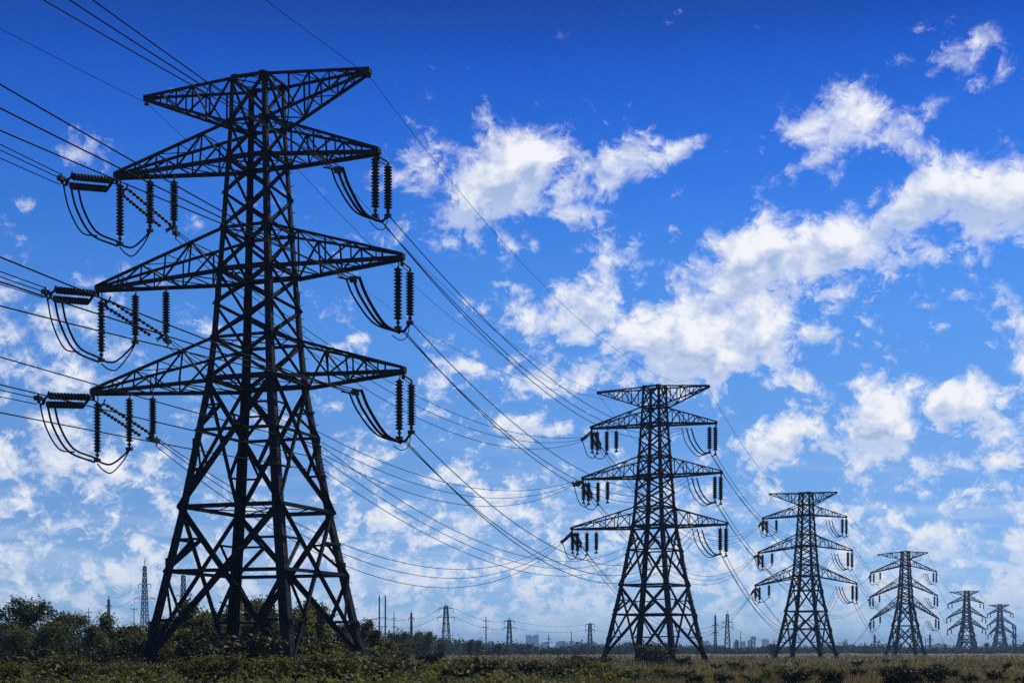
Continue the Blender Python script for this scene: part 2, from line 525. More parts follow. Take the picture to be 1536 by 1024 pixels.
def tower(idx, nick, base, tips, label):
    """base: (column, depth); tips: eight (column, row): left and right of earth wire beam, upper, middle, lower arm"""
    px, d = base
    T = Pylon()
    T.nick, T.d = nick, d
    YAW = R(20 if idx == 0 else 31)
    CO, SI = math.cos(YAW), math.sin(YAW)
    T.yaw, T.side = YAW, Vector((CO, -SI, 0))
    eff = YAW - math.atan((px - 768) / F)
    K = 1 / (math.cos(eff) + math.sin(eff))

    def corner(su, s_v, z):
        e = ext(z) * K
        return Vector((su * e, s_v * e, z))

    T.c = Vector(((px - 768) / F * d, d, 0))
    root = empty('transmission_pylon', T.c, -YAW)
    tag(root, label, 'pylon', 'pylons of the power line')
    T.root = root
    k = (1.0, 1.05, 1.2, 1.5, 2.0, 2.3)[idx]
    kl = (1.0, 1.1, 1.3, 1.7, 2.1, 2.4)[idx]          # far ones keep their members visible

    def loc(u, v, z):
        return T.c + Vector((u * CO + v * SI, -u * SI + v * CO, z))
    T.loc = loc

    def solve(x, y, v=0.0):
        """local u and height of the pixel (x, y) in the arm plane"""
        t = (x - 768) / F
        u = (t * (T.c.y + v * CO) - T.c.x - v * SI) / (CO + t * SI)
        Y = T.c.y - u * SI + v * CO
        return u, EYE + (HOR - y) / F * Y
    T.solve = solve

    def along(u, w, z):
        """a point w metres along the power line from the arm plane"""
        return loc(u, 0, z) + LINE * w
    T.along = along

    # legs: heavy angle sections, each with its footing
    for su in (-1, 1):
        for s_v in (-1, 1):
            m = MB()
            plates = []
            lv = [0, 11.3, 19.9, 22.75, 30.15, 37.4, 40.3]
            ws = [0.68, 0.58, 0.48, 0.44, 0.37, 0.31, 0.30]
            for (z0, w0), (z1, w1) in zip(zip(lv, ws), list(zip(lv, ws))[1:]):
                m.angle(corner(su, s_v, z0), corner(su, s_v, z1), (-su, 0, 0), (0, -s_v, 0), (w0 * kl, w1 * kl))
            if idx < 2:
                # splice plates and climbing bolts
                for z in (3.4, 7.6, 11.3, 15.6, 19.9, 26.0, 30.15, 34.85):
                    c = corner(su, s_v, z)
                    sp_ = MB()
                    sp_.box((c.x - su * 0.2, c.y - s_v * 0.012, z), (0.44, 0.07, 0.8))
                    sp_.box((c.x - su * 0.012, c.y - s_v * 0.2, z), (0.07, 0.44, 0.8))
                    for bx in (-1, 1):
                        for bz in (-0.28, -0.1, 0.1, 0.28):
                            sp_.box((c.x - su * (0.2 + bx * .12), c.y + s_v * 0.03, z + bz), (0.05, 0.05, 0.05))
                            sp_.box((c.x + su * 0.03, c.y - s_v * (0.2 + bx * .12), z + bz), (0.05, 0.05, 0.05))
                    plates.append(sp_)
                if su == 1:
                    z = 3.0
                    while z < 39:
                        c = corner(su, s_v, z)
                        m.bar(c, c + Vector((0.26, -0.1 * s_v, 0)), 0.035)
                        z += 0.9
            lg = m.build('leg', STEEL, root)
            for sp_ in plates:
                sp_.build('splice_plate', STEEL, lg)
            f = MB()
            c = corner(su, s_v, 0)
            f.box((c.x - su * .2, c.y - s_v * .2, 0.05), (1.4, 1.4, 0.5))
            f.box((c.x - su * .2, c.y - s_v * .2, 0.40), (1.0, 1.0, 0.22))
            f.build('footing', CONC, lg)

    # lattice between the legs, panel by panel
    m = MB()
    split = idx < 3
    pan, ring, plan = {}, {}, {}

    def diag(p, q, w, off=(0, 0, 0)):
        p, q = Vector(p), Vector(q)
        o = Vector(off)
        m.angle(p + o, q + o, (0, 0, 1), -o if o.length > 1e-6 else (1, 1, 0), w * k, 0.05 * k)

    panels = [(0.6, 11.3, 0.33), (11.3, 19.9, 0.28), (19.9, 22.75, 0.21), (22.75, 25.02, 0.21), (25.02, 27.3, 0.21),
              (27.3, 30.15, 0.20), (30.15, 32.5, 0.19), (32.5, 34.85, 0.19), (34.85, 37.4, 0.18), (37.4, 40.3, 0.18)]
    for a, b in FACES:
        n = Vector((a[0] + b[0], a[1] + b[1], 0)).normalized()
        for z0, z1, w in panels:
            m = pan.setdefault(z0 if split else 0, MB())
            p0, p1 = corner(*a, z0), corner(*b, z0)
            q0, q1 = corner(*a, z1), corner(*b, z1)
            diag(p0, q1, w, n * 0.03)
            diag(p1, q0, w, -n * 0.03)
            x = p0.lerp(q1, (p1 - p0).length / ((p1 - p0).length + (q1 - q0).length))
            if z1 - z0 > 5:
                # redundant members that stiffen the long panels
                t = (x.z - z0) / (z1 - z0)
                for c0, c1 in ((p0, q0), (p1, q1)):
                    mid = c0.lerp(c1, t)
                    diag(mid, x, w * 0.72)
                    lo_ = c0.lerp(x, 0.5); hi_ = c1.lerp(x, 0.5)
                    diag(c0.lerp(c1, t * 0.5), lo_, w * 0.5)
                    diag(mid, lo_, w * 0.5)
                    diag(mid, hi_, w * 0.5)
                    diag(c0.lerp(c1, t + (1 - t) * 0.5), hi_, w * 0.45)
        for z, w in ((11.3, 0.27), (19.9, 0.32), (22.75, 0.18), (27.3, 0.30), (30.15, 0.18), (34.85, 0.28), (37.4, 0.18), (40.3, 0.20)):
            m = ring.setdefault(z, MB()) if split else pan[0]
            diag(corner(*a, z), corner(*b, z), w)
            if idx < 3:
                g = MB
                for c in (corner(*a, z), corner(*b, z)):
                    e = (corner(*b, z) - corner(*a, z)).normalized()
                    s_ = 1 if (c - corner(*a, z)).length < 0.1 else -1
                    cc = c + e * s_ * 0.32
                    m.bar(cc - Vector((0, 0, .26)), cc + Vector((0, 0, .26)), 0.42, 0.05, n)
    for z in (11.3, 19.9, 22.75, 27.3, 30.15, 34.85, 37.4, 40.3):
        # plan bracing
        m = plan.setdefault(z, MB()) if split else pan[0]
        m.bar(corner(-1, -1, z), corner(1, 1, z), 0.07 * k)
        m.bar(corner(-1, 1, z), corner(1, -1, z), 0.07 * k, 0.06 * k)
        h = [corner(*a, z).lerp(corner(*b, z), 0.5) for a, b in FACES]
        for i in range(4):
            m.bar(h[i], h[(i + 1) % 4], 0.05 * k)
    for nm, dct in (('cross_bracing', pan), ('horizontal_belt', ring), ('plan_bracing', plan)):
        for mm in dct.values():
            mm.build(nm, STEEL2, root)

    # arms
    T.tip = {}
    levels = [('top', 40.3, 37.4, 1), ('upper', 37.4, 34.85, 0), ('middle', 30.15, 27.3, 0), ('lower', 22.75, 19.9, 0)]
    for li, (nm, zt, zb, beam) in enumerate(levels):
        for si, su in ((0, -1), (1, 1)):
            u, z = solve(*tips[li * 2 + si])
            m = MB()
            th = 0.22
            if beam:
                tt = [Vector((u, s * 0.16, z)) for s in (-1, 1)]
                tb = [Vector((u, s * 0.16, z - th)) for s in (-1, 1)]
            else:
                tt = [Vector((u, s * 0.16, z + th)) for s in (-1, 1)]
                tb = [Vector((u, s * 0.2, z - 0.05)) for s in (-1, 1)]
            ct = [corner(su, s, zt) for s in (-1, 1)]
            cb = [corner(su, s, zb) for s in (-1, 1)]
            wt, wb = (0.19, 0.19) if beam else (0.19, 0.29)
            for i in (0, 1):
                m.bar(ct[i], tt[i], wt * k, wt * k * 0.8)
                m.bar(cb[i], tb[i], wb * k, wb * k * 0.8)
            chords = m
            m = MB() if split else chords
            web = m
            nn = 5
            fr = [((i / nn) ** 0.92) for i in range(nn + 1)]
            for i in (0, 1):
                for q in range(nn):
                    a0, a1 = fr[q], fr[q + 1]
                    T0, T1 = ct[i].lerp(tt[i], a0), ct[i].lerp(tt[i], a1)
                    B0, B1 = cb[i].lerp(tb[i], a0), cb[i].lerp(tb[i], a1)
                    w = (0.115 - 0.035 * a0) * k
                    if q:
                        m.bar(T0, B0, w)
                    if q < nn - 1 or beam:
                        if (q + (1 if beam else 0)) % 2:
                            m.bar(T0, B1, w)
                        else:
                            m.bar(B0, T1, w)
            for q in range(1, nn):
                a0, a1 = fr[q], fr[min(q + 1, nn)]
                B = [cb[i].lerp(tb[i], a0) for i in (0, 1)]
                Tt = [ct[i].lerp(tt[i], a0) for i in (0, 1)]
                m.bar(B[0], B[1], 0.07 * k)
                m.bar(Tt[0], Tt[1], 0.055 * k)
                m.bar(B[q % 2], cb[1 - q % 2].lerp(tb[1 - q % 2], a1), 0.06 * k)
                m.bar(Tt[1 - q % 2], ct[q % 2].lerp(tt[q % 2], a1), 0.05 * k)
            for s in (0, 1):   # root panel plan bracing
                m.bar(cb[s], cb[1 - s].lerp(tb[1 - s], fr[1]), 0.07 * k)
            m = MB() if split else chords
            zc = (z - th / 2) if beam else (z + 0.08)
            m.box((u, 0, zc), (0.26 * k, 0.50 * k, 0.36 * k))
            if not beam:
                m.bar(Vector((u, 0, z)), Vector((u, 0, z - 0.55)), 0.10 * k, 0.2 * k)
            tipm = m
            o = chords.build('crossarm', STEEL, root)
            if split:
                web.build('web_bracing', STEEL2, o)
                tipm.build('tip_plate', STEEL, o)
            T.tip[(nm, su)] = (u, z - (0.4 if beam else 0.5))
            # height of the arm's underside along the arm
            T.__dict__.setdefault('under', {})[(nm, su)] = (u, z, cb[0].x, zb)
    return T


def under(T, key, u):
    ut, z, ub, zb = T.under[key]
    t = (u - ut) / (ub - ut)
    return z + (zb - z) * max(0, min(1, t)) - 0.15


PYL = [
    tower(0, 'nearest', (387, 100.0), [(220, 146), (553, 104), (175, 265), (567, 228), (147, 434), (603, 386), (140, 589), (605, 556)],
          'largest, nearest dark lattice pylon, standing among the bushes on the left'),
    tower(1, 'second', (982, 216.0), [(897.5, 588), (1063, 578), (887, 642), (1074, 634), (874, 718), (1082, 708), (857.5, 793), (1090, 785.5)],
          'second nearest dark lattice pylon, standing in dry grass right of the centre'),
    tower(2, 'third', (1209, 361.0), [(1154.5, 740), (1255, 737.5), (1144, 777.5), (1269.5, 775), (1137.5, 829), (1278, 825), (1133, 878), (1285, 875)],
          'third nearest lattice pylon, mid sized, between the second and fourth ones'),
    tower(3, 'fourth', (1358, 575.0), [(1317.5, 831), (1391, 828), (1306, 859), (1404.5, 857), (1305, 895.5), (1406, 893), (1306, 929.5), (1408, 927.5)],
          'fourth nearest lattice pylon, small, at the edge of the dry field'),
    tower(4, 'fifth', (1450, 955.0), [(1425.5, 887.5), (1468, 886), (1422, 905.5), (1475.5, 904.5), (1420, 927), (1478.7, 926), (1421, 945), (1478.7, 944)],
          'fifth lattice pylon, tiny, next to the last one of the row'),
    tower(5, 'last', (1500, 1235.0), [(1484.6, 907), (1513.7, 906.5), (1481, 921), (1519.6, 920), (1481, 938), (1522.5, 937.5), (1482, 952), (1522, 951)],
          'last and smallest lattice pylon of the row, near the right edge'),
]

# ------------------------------------------------------------------ insulators
def discs(m, p, q, n, r_disc, r_core, seg):
    prof = [(0, r_core * 0.5), (0.01, r_core)]
    for i in range(n):
        a, b = (i + 0.12) / n, (i + 0.92) / n
        prof += [(a, r_core), (a + 0.18 / n, r_disc * 0.72), (a + 0.34 / n, r_disc), (a + 0.50 / n, r_disc * 0.96), (a + 0.58 / n, r_core), (b, r_core)]
    prof += [(0.99, r_core), (1, r_core * 0.5)]
    m.lathe(p, q, prof, seg)


ORD = ['first', 'second', 'third', 'fourth']


def string(T, idx, top, bot, hang, label, wide=1.0):
    """a hanging insulator string from hang (on the arm) through top to bot"""
    root = empty('insulator_string', hang)
    tag(root, label, 'insulator', 'hanging insulator strings of the %s pylon' % T.nick)
    o = Vector(hang)
    L_ = (Vector(top) - Vector(bot)).length
    m = MB()
    n = 15 if idx == 0 else 11
    p, q = Vector(top) - o, Vector(bot) - o
    e = p.lerp(q, 0.86)
    kk = (1.0, 1.4, 1.6, 1.7, 1.8, 2.0)[idx] * wide
    discs(m, p, e, n if idx < 3 else 6, 0.29 * kk, 0.165 * kk, 12 if idx == 0 else 7 if idx < 3 else 5)
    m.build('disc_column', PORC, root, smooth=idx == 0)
    if idx < 3:
        m = MB()
        m.tube([(0, 0, 0), (0.05, 0, p.z * 0.5), p], 0.045, 5)
        m.box((p.x, p.y, p.z), (0.18, 0.18, 0.12))
        m.build('hook', FITTING, root)
        m = MB()
        m.tube([e, e.lerp(q, 0.5), q], 0.07, 6)
        m.box(tuple(e.lerp(q, 0.35)), (0.24, 0.2, 0.16))
        m.box(tuple(q), (0.42, 0.26, 0.24), -T.yaw)
        m.build('clamp', FITTING, root)
    return root


def strain(T, idx, a, b, label, gap=0.52, sides=2, rd=0.26):
    """a strain set from the arm tip a to the wire end b: columns of discs between yoke plates"""
    root = empty('strain_insulator_set', a)
    tag(root, label, 'insulator', 'strain insulator sets of the power line')
    q = Vector(b) - Vector(a)
    side = Vector((0.95, -0.31, 0))
    dn = Vector((0, 0, -1))
    n = 12 if idx == 0 else 8
    offs = [dn * (-gap * 0.3) + side * 0.25, dn * (gap * 0.75) - side * 0.25][:sides]
    for o in offs:
        m = MB()
        discs(m, q * 0.14 + o, q * (0.86 if o is offs[0] else 0.78) + o, n, rd, rd * 0.36, 10 if idx == 0 else 6)
        m.build('disc_column', PORC, root, smooth=idx == 0)
    for t, e in ((0.11, 0.0), (0.89, 1.0)):
        m = MB()
        m.tube([q * e, q * t], 0.06, 5)
        for o in offs:
            m.bar(q * t, q * (t + (0.03 if e == 0 else -0.03)) + o, 0.2, 0.1)
        m.tube([q * t + offs[0] * 1.4 + Vector((0, 0, .25)), q * t + offs[0], q * t + offs[-1] * 1.3], 0.06, 5)
        if e == 1:
            m.tube([q + Vector((0, 0, .35)), q, q + Vector((0, 0, -.35))], 0.06, 5)
            m.box(tuple(q), (0.35, 0.5, 0.3), -T.yaw)
        m.build('yoke_plate', FITTING, root)
    return root


def cable(name, pts, r, label, cat, group, n=6):
    m = MB()
    o = Vector(pts[0])
    m.tube([Vector(p) - o for p in pts], r, n)
    b = m.build(name, CABLE, None, smooth=True)
    b.location = o
    tag(b, label, cat, group)
    return b


SIDE = {-1: 'left', 1: 'right'}
DEAD = {}       # where wires arrive and leave: (pylon, level, side) -> (list in, list out)
LV = ['upper', 'middle', 'lower']

# the nearest pylon: strings read off the photograph
S0 = {('upper', -1): [(180, 277, 366), (225, 272, 346), (261, 272, 341)], ('middle', -1): [(152, 452, 540), (203, 443, 513), (249, 438, 509)],
      ('lower', -1): [(146, 605, 690), (194, 598, 673), (229, 597, 659)], ('upper', 1): [(563, 237, 324), (582, 249, 324)],
      ('middle', 1): [(597, 402, 492), (615, 408, 484)], ('lower', 1): [(599, 570, 657), (617, 576, 648)]}
FR = {'upper': ((92, 268), (264, 350)), 'middle': ((68, 438), (252, 512)), 'lower': ((57, 597), (235, 661))}
CLMP = {'upper': [(497, 253), (507, 255), (514, 252)], 'middle': [(519, 418), (530, 419), (539, 416)], 'lower': [(524, 589), (533, 588), (542, 585)]}
T = PYL[0]
for (lv, su), ss in S0.items():
    ut, zt = T.tip[(lv, su)]
    bots = []
    for i, (x, y0, y1) in enumerate(ss):
        u, z0 = T.solve(x, y0)
        _, z1 = T.solve(x, y1)
        uh = max(-abs(ut), min(abs(ut), u)) if abs(u) > abs(ut) else u
        zh = under(T, (lv, su), uh)
        top, bot = T.loc(u, 0, z0), T.loc(u, 0, z1)
        hang = T.loc(uh, 0, max(zh, z0 + 0.1))
        if su == -1:
            w = ['outermost and longest', 'middle', 'innermost'][i]
            lab = "%s ribbed insulator string hanging under the nearest pylon's %s left arm" % (w, lv)
        else:
            lab = "%s ribbed insulator string of the pair at the nearest pylon's %s right arm tip" % (['inner', 'outer'][i], lv)
        string(T, 0, top, bot, hang, lab)
        bots.append(bot)
        if su == 1 and i == 1:
            # little outrigger that carries the outer string
            m = MB()
            a = T.loc(ut, 0, zt + 0.25)
            m.tube(bez([a, a.lerp(top, 0.6) + Vector((0, 0, .15)), top + Vector((0, 0, .25)), top], 12), 0.07, 6)
            b = m.build('hanger_bracket', FITTING, None)
            tag(b, 'short curved hanger bracket at the %s right arm tip of the nearest pylon' % lv, 'bracket', 'hanger brackets of the nearest pylon')
    depth_v = lambda x, y, v: T.loc(*(lambda s: (s[0], v, s[1]))(T.solve(x, y, v)))
    tipP = T.loc(ut, 0, zt)
    if su == -1:
        (fx, fy), (bx, by) = FR[lv]

        def vfor(x):
            # distance along the line at which the tip's u shows in column x
            best = min((abs((lambda p: 768 + F * p.x / p.y)(T.loc(ut, v_ * 0.05, 0)) - x), v_ * 0.05) for v_ in range(-260, 261))
            return best[1]
        vf, vb = vfor(fx), vfor(bx)
        fe, be = depth_v(fx, fy, vf), depth_v(bx, by, vb)
        strain(T, 0, tipP, fe, "double strain insulator set reaching left from the nearest pylon's %s left arm tip" % lv)
        strain(T, 0, tipP, be, "double strain insulator set sloping down right from the nearest pylon's %s left arm tip" % lv, 0.30, 2, 0.15)
        spread = [Vector((0, 0, 0.28)), Vector((0.12, 0.05, -0.05)), Vector((-0.1, -0.05, -0.4))]
        DEAD[(0, lv, su)] = ([fe + s for s in spread], [be + s * 0.9 for s in spread])
        # slack loops from the wire end to the first string, and on to the second
        b0, b1 = bots[0], bots[1]
        j = 0
        for dx, dy, ex, ey, belly in ((2, 4, -34, -12, 0), (13, 6, -4, 3, 1), (24, 8, -2, -3, 2)):
            x0, y0 = fx + dx, fy + dy
            s0 = T.solve(x0, y0, vf)
            p0 = T.loc(s0[0], vf, s0[1])
            x1, y1 = ss[0][0] + ex, ss[0][2] + ey
            H = y1 - y0; W_ = x1 - x0
            mids = [(x0 + W_ * 0.14, y0 + H * 0.42), (x0 + W_ * 0.46, y0 + H * 0.82)] if belly else [(x0 + W_ * 0.18, y0 + H * 0.5), (x0 + W_ * 0.55, y0 + H * 0.93)]
            pts = [p0]
            for kx, (mx, my) in enumerate(mids):
                v = vf * (0.62 if kx == 0 else 0.28)
                s_ = T.solve(mx, my, v); pts.append(T.loc(s_[0], v, s_[1]))
            v = 0 if belly else vf * 0.12
            s_ = T.solve(x1, y1, v); pts.append(T.loc(s_[0], v, s_[1]))
            cable('jumper_cable', bez(pts, 30), 0.055 if belly == 0 else 0.075,
                  "%s of the three slack loops under the nearest pylon's %s left strain set" % (['outer', 'middle', 'inner'][j], lv), 'cable', 'jumper cables of the nearest pylon')
            j += 1
        for q, (dy, sag) in enumerate(((0.0, 0.62), (-0.25, 1.05))):
            a, b = b0 + Vector((0, 0, dy)), b1 + Vector((0, 0, dy * 0.4))
            mid = a.lerp(b, 0.45) - Vector((0, 0, sag + (a.z - b.z) * -0.45 * 0))
            cable('jumper_cable', bez([a, a.lerp(b, .2) - Vector((0, 0, sag * .62)), mid, a.lerp(b, .8) - Vector((0, 0, sag * .55)), b], 24), 0.07 if q == 0 else 0.05,
                  "%s slack loop between the outer two strings on the nearest pylon's %s left arm" % (['upper', 'lower'][q], lv), 'cable', 'jumper cables of the nearest pylon')
    else:
        v0 = -6.5
        pin = []
        for j, (x, y) in enumerate(CLMP[lv]):
            s_ = T.solve(x, y, v0); p0 = T.loc(s_[0], v0, s_[1]); pin.append(p0)
            bx, by = ss[0][0] + 2, ss[0][2] + 7
            H, W_ = by - y, bx - x
            pts = [p0]
            for kx, (fx_, fy_) in enumerate(((0.16 + .02 * j, 0.36), (0.52 + .04 * j, 0.82))):
                v = v0 * (0.66 if kx == 0 else 0.3)
                s_ = T.solve(x + W_ * fx_, y + H * fy_, v); pts.append(T.loc(s_[0], v, s_[1]))
            s_ = T.solve(bx, by, 0); pts.append(T.loc(s_[0], 0, s_[1]))
            cable('jumper_cable', bez(pts, 30), (0.06, 0.085, 0.10)[j],
                  '%s of the three slack loops below the %s right arm of the nearest pylon' % (['left', 'middle', 'right'][j], lv), 'cable', 'jumper cables of the nearest pylon')
        a, b = bots[0] - Vector((0, 0, .2)), bots[1]
        cable('jumper_cable', bez([a, a.lerp(b, .5) - Vector((0, 0, .25)), b], 10), 0.09,
              'short thick link between both string ends on the %s right arm of the nearest pylon' % lv, 'cable', 'jumper cables of the nearest pylon')
        cable('jumper_cable', bez([a + (a - b) * 0.5, a.lerp(b, .2) - Vector((0, 0, .7)), a.lerp(b, .75) - Vector((0, 0, .75)), b], 16), 0.03,
              'thin drooping loop below the paired strings on the %s right arm of the nearest pylon' % lv, 'cable', 'jumper cables of the nearest pylon')
        # dead-end fittings at the near end of the loops
        m = MB()
        o = pin[1]
        m.tube([pin[0] - o + Vector((-.5, 0, .1)), pin[0] - o, pin[1] - o, pin[2] - o], 0.06, 6)
        m.box((0, 0, 0), (0.45, 0.4, 0.32))
        b = m.build('dead_end_clamp', FITTING, None)
        b.location = o
        tag(b, 'dark dead end clamp joining three wires below the %s right arm of the nearest pylon' % lv, 'clamp', 'dead end clamps of the nearest pylon')
        DEAD[(0, lv, su)] = (pin, [bots[1] + Vector((0, 0, .1)), bots[0] + Vector((.2, .1, -.1)), bots[0].lerp(bots[1], .5) - Vector((0, -.1, .3))])

# the other pylons
for i in range(1, 6):
    T = PYL[i]
    for lv in LV:
        for su in (-1, 1):
            ut, zt = T.tip[(lv, su)]
            bots = []
            place = "the %s pylon's %s %s arm" % (T.nick, lv, SIDE[su])
            if su == -1:
                offs = {1: [(0.15, 0.0, 3.0), (1.0, 0.3, 3.2), (2.6, -0.5, 3.3), (4.2, 0.2, 3.0)], 2: [(0.0, 0, 3.0), (1.1, .2, 3.6), (3.6, -.3, 2.9)],
                        3: [(0.0, 0, 3.4), (1.2, .2, 4.0), (3.8, -.3, 3.3)]}.get(i, [(0.1, 0, 3.2), (2.6, 0, 3.4)])
            else:
                offs = {1: [(-1.0, 0.0, 3.6), (-0.1, 0, 3.9)], 2: [(-1.0, 0, 3.9), (0, 0, 4.0)], 3: [(-1.1, 0, 4.2), (0, 0, 4.2)]}.get(i, [(-2.2, 0, 3.4), (0, 0, 3.4)])
            for j, (du, dz, ln) in enumerate(offs):
                u = ut + (du if su == -1 else du)
                zh = under(T, (lv, su), u)
                hang = T.loc(u, 0, zh)
                top = hang - Vector((0, 0, 0.45))
                bot = hang - Vector((0, 0, 0.45 + ln))
                if len(offs) == 2:
                    w = ['outer', 'inner'][j if su == -1 else 1 - j]
                else:
                    w = 'outermost' if j == 0 else 'innermost' if j == len(offs) - 1 else ['', 'second', 'third'][j]
                string(T, i, top, bot, hang, '%s insulator string hanging under %s' % (w, place))
                bots.append(bot)
            kk = 1.0 + 0.35 * i
            if su == -1:
                fe = T.along(ut - 0.3, -4.2, zt - (1.7 if lv != 'middle' else 0.6))
                be = T.along(ut + 0.3, 4.2, zt - 1.9)
                if i < 4:
                    strain(T, i, T.loc(ut, 0, zt), fe, 'near side strain insulator set at the tip of %s' % place, 0.4)
                    if i < 3:
                        strain(T, i, T.loc(ut, 0, zt), be, 'far side strain insulator set at the tip of %s' % place, 0.4)
                sp = [Vector((0, 0, .3)), Vector((0.1, 0, 0)), Vector((-.1, 0, -.35))]
                DEAD[(i, lv, su)] = ([fe + s for s in sp], [be + s for s in sp])
                if i < 4:
                    b0, b1 = bots[0], bots[1]
                    cable('jumper_cable', bez([fe, fe.lerp(b1, 0.35) - Vector((0, 0, 1.6)), fe.lerp(b1, .75) - Vector((0, 0, 1.2)), b1], 16), 0.045 * kk,
                          'slack loop from the near wire end under %s' % place, 'cable', 'jumper cables of the %s pylon' % T.nick)
                    b2 = bots[2]
                    cable('jumper_cable', bez([b0, b0.lerp(b2, .25) - Vector((0, 0, .75)), b0.lerp(b2, .7) - Vector((0, 0, .8)), b2], 16), 0.045 * kk,
                          'slack loop joining the string ends under %s' % place, 'cable', 'jumper cables of the %s pylon' % T.nick)
            else:
                pin = [T.along(ut - 4.9 + 0.75 * j, -2.0, zt - 0.1 - 0.1 * j) for j in range(3)]
                b0, b1 = bots[0], bots[-1]
                if i < 4:
                    for j in range(3):
                        a = pin[j]
                        e = b0 - Vector((0.05, 0, 0.1))
                        H = a.z - e.z + 0.35
                        m1, m2 = a.lerp(e, .16 + .03 * j), a.lerp(e, .55 + .05 * j)
                        m1.z, m2.z = a.z - H * (.55 - .04 * j), a.z - H * (1.0 - .07 * j)
                        cable('jumper_cable', bez([a, m1, m2, e], 21), (0.05, 0.08, 0.08)[j] * (1 + .2 * i),
                              '%s of the three slack loops under %s' % (['left', 'middle', 'right'][j], place), 'cable', 'jumper cables of the %s pylon' % T.nick)
                    cable('jumper_cable', bez([b0, b0.lerp(b1, .5) - Vector((0, 0, .4)), b1], 8), 0.05 * kk,
                          'short link between the paired string ends under %s' % place, 'cable', 'jumper cables of the %s pylon' % T.nick)
                DEAD[(i, lv, su)] = (pin, [b1, b0, b0.lerp(b1, .5) - Vector((0, 0, .3))])

# ------------------------------------------------------------------ wires
def span(p, q, sag, r, label, group, n=40):
    pts = []
    for i in range(n + 1):
        t = i / n
        pts.append(p.lerp(q, t) - Vector((0, 0, 4 * sag * t * (1 - t))))
    return cable('power_line', pts, r, label, 'wire', group, 5)


WN = ['upper', 'middle', 'lowest']
back = PYL[0].c - PYL[1].c          # the line goes on behind the camera
for lv in LV:
    for su in (-1, 1):
        place = 'the %s %s arm of the nearest pylon' % (lv, SIDE[su])
        for j, p in enumerate(DEAD[(0, lv, su)][0]):
            q = p + back + Vector((0, 0, (1 - j) * (4.2 if su == 1 else 1.4)))
            span(p, q, 1.6 if su == 1 else 0.7, (0.036, 0.036, 0.032)[j], "%s of three wires from the left frame edge to nearest pylon's %s %s arm" % (WN[j], lv, SIDE[su]), 'wires arriving at the nearest pylon', 60)
SAG = {0: 6.0, 1: 9.5, 2: 11.0, 3: 14.0, 4: 10.0}
for i in range(5):
    num = 3 if i < 2 else 2 if i < 3 else 1
    for lv in LV:
        for su in (-1, 1):
            for j in range(num):
                p, q = DEAD[(i, lv, su)][1][j], DEAD[(i + 1, lv, su)][0][j]
                w = WN[j] + ' of three wires' if num == 3 else ['upper', 'lower'][j] + ' of two wires' if num == 2 else 'single wire'
                span(p, q, SAG[i] * {'upper': .78, 'middle': .88, 'lower': 1.15}[lv] + (0.8, 0.6, 0.5, 0.3, 0.3)[i] * j, (0.034, 0.038, 0.046, 0.06, 0.075)[i],
                     '%s from the %s to the %s pylon at the %s %s arms' % (w, PYL[i].nick, PYL[i + 1].nick, lv, SIDE[su]), 'wires from the %s to the %s pylon' % (PYL[i].nick, PYL[i + 1].nick))
for su in (-1, 1):
    for i in range(6):
        u, z = PYL[i].tip[('top', su)]
        p = PYL[i].loc(u, 0, z)
        if i == 0:
            span(p, p + back, 2.6, 0.020, "thin earth wire from the left frame edge to nearest pylon's %s top tip" % SIDE[su], 'earth wires', 60)
            m = MB()
            m.tube([(0, 0, 0.3), (0, 0, -.1)], 0.05, 5); m.box((0, 0, -.1), (.3, .2, .12))
            b = m.build('earth_wire_clamp', FITTING, None); b.location = p
            tag(b, 'small clamp holding the earth wire at the %s top tip of the nearest pylon' % SIDE[su], 'clamp', 'earth wire clamps')
        if i < 5:
            u2, z2 = PYL[i + 1].tip[('top', su)]
            span(p, PYL[i + 1].loc(u2, 0, z2), SAG[i] * 0.85, (0.017, 0.024, 0.032, 0.045, 0.06)[i],
                 'thin earth wire between the %s top tips of the %s and %s pylons' % (SIDE[su], PYL[i].nick, PYL[i + 1].nick), 'earth wires')

# two thin signal wires between the bodies of the two nearest pylons and back over the camera
for su in (-1, 1):
    p, q = PYL[0].loc(su * 1.3, 1.3, 38.6), PYL[1].loc(su * 1.3, -1.3, 38.6)
    span(p, q, 6.0, 0.018, 'thin %s signal wire between the bodies of the nearest and second pylons' % SIDE[su], 'thin signal wires')

# a low bundle tied off at the right rear leg of the nearest pylon
for j in range(3):
    z = 16.0 - 0.9 * j
    e = ext(z) * 0.73
    p = PYL[0].loc(e + 0.1, e + 0.1, z)
    span(p, p + back + Vector((0, 0, 1.5 * (1 - j))), 1.0, 0.032, "%s of three low wires from the left frame edge to nearest pylon's right leg" % WN[j], 'wires arriving at the nearest pylon', 60)
    e2 = ext(16.5) * 0.75
    span(p, PYL[1].loc(-e2, -e2 * (1 - 0.2 * j), 17.0 - 0.8 * j), 4.6, 0.028, "%s of three low wires from the nearest pylon's right leg to the second pylon" % WN[j], 'wires from the nearest to the second pylon')
# ------------------------------------------------------------------ ground
def grid_mesh(name, x0, x1, y0, y1, nx, ny, material, z=0.0):
    m = MB()
    vs = [(x0 + (x1 - x0) * i / nx, y0 + (y1 - y0) * j / ny, z) for j in range(ny + 1) for i in range(nx + 1)]
    fs = [(j * (nx + 1) + i, j * (nx + 1) + i + 1, (j + 1) * (nx + 1) + i + 1, (j + 1) * (nx + 1) + i) for j in range(ny) for i in range(nx)]
    m.add(vs, fs)
    return m.build(name, material)


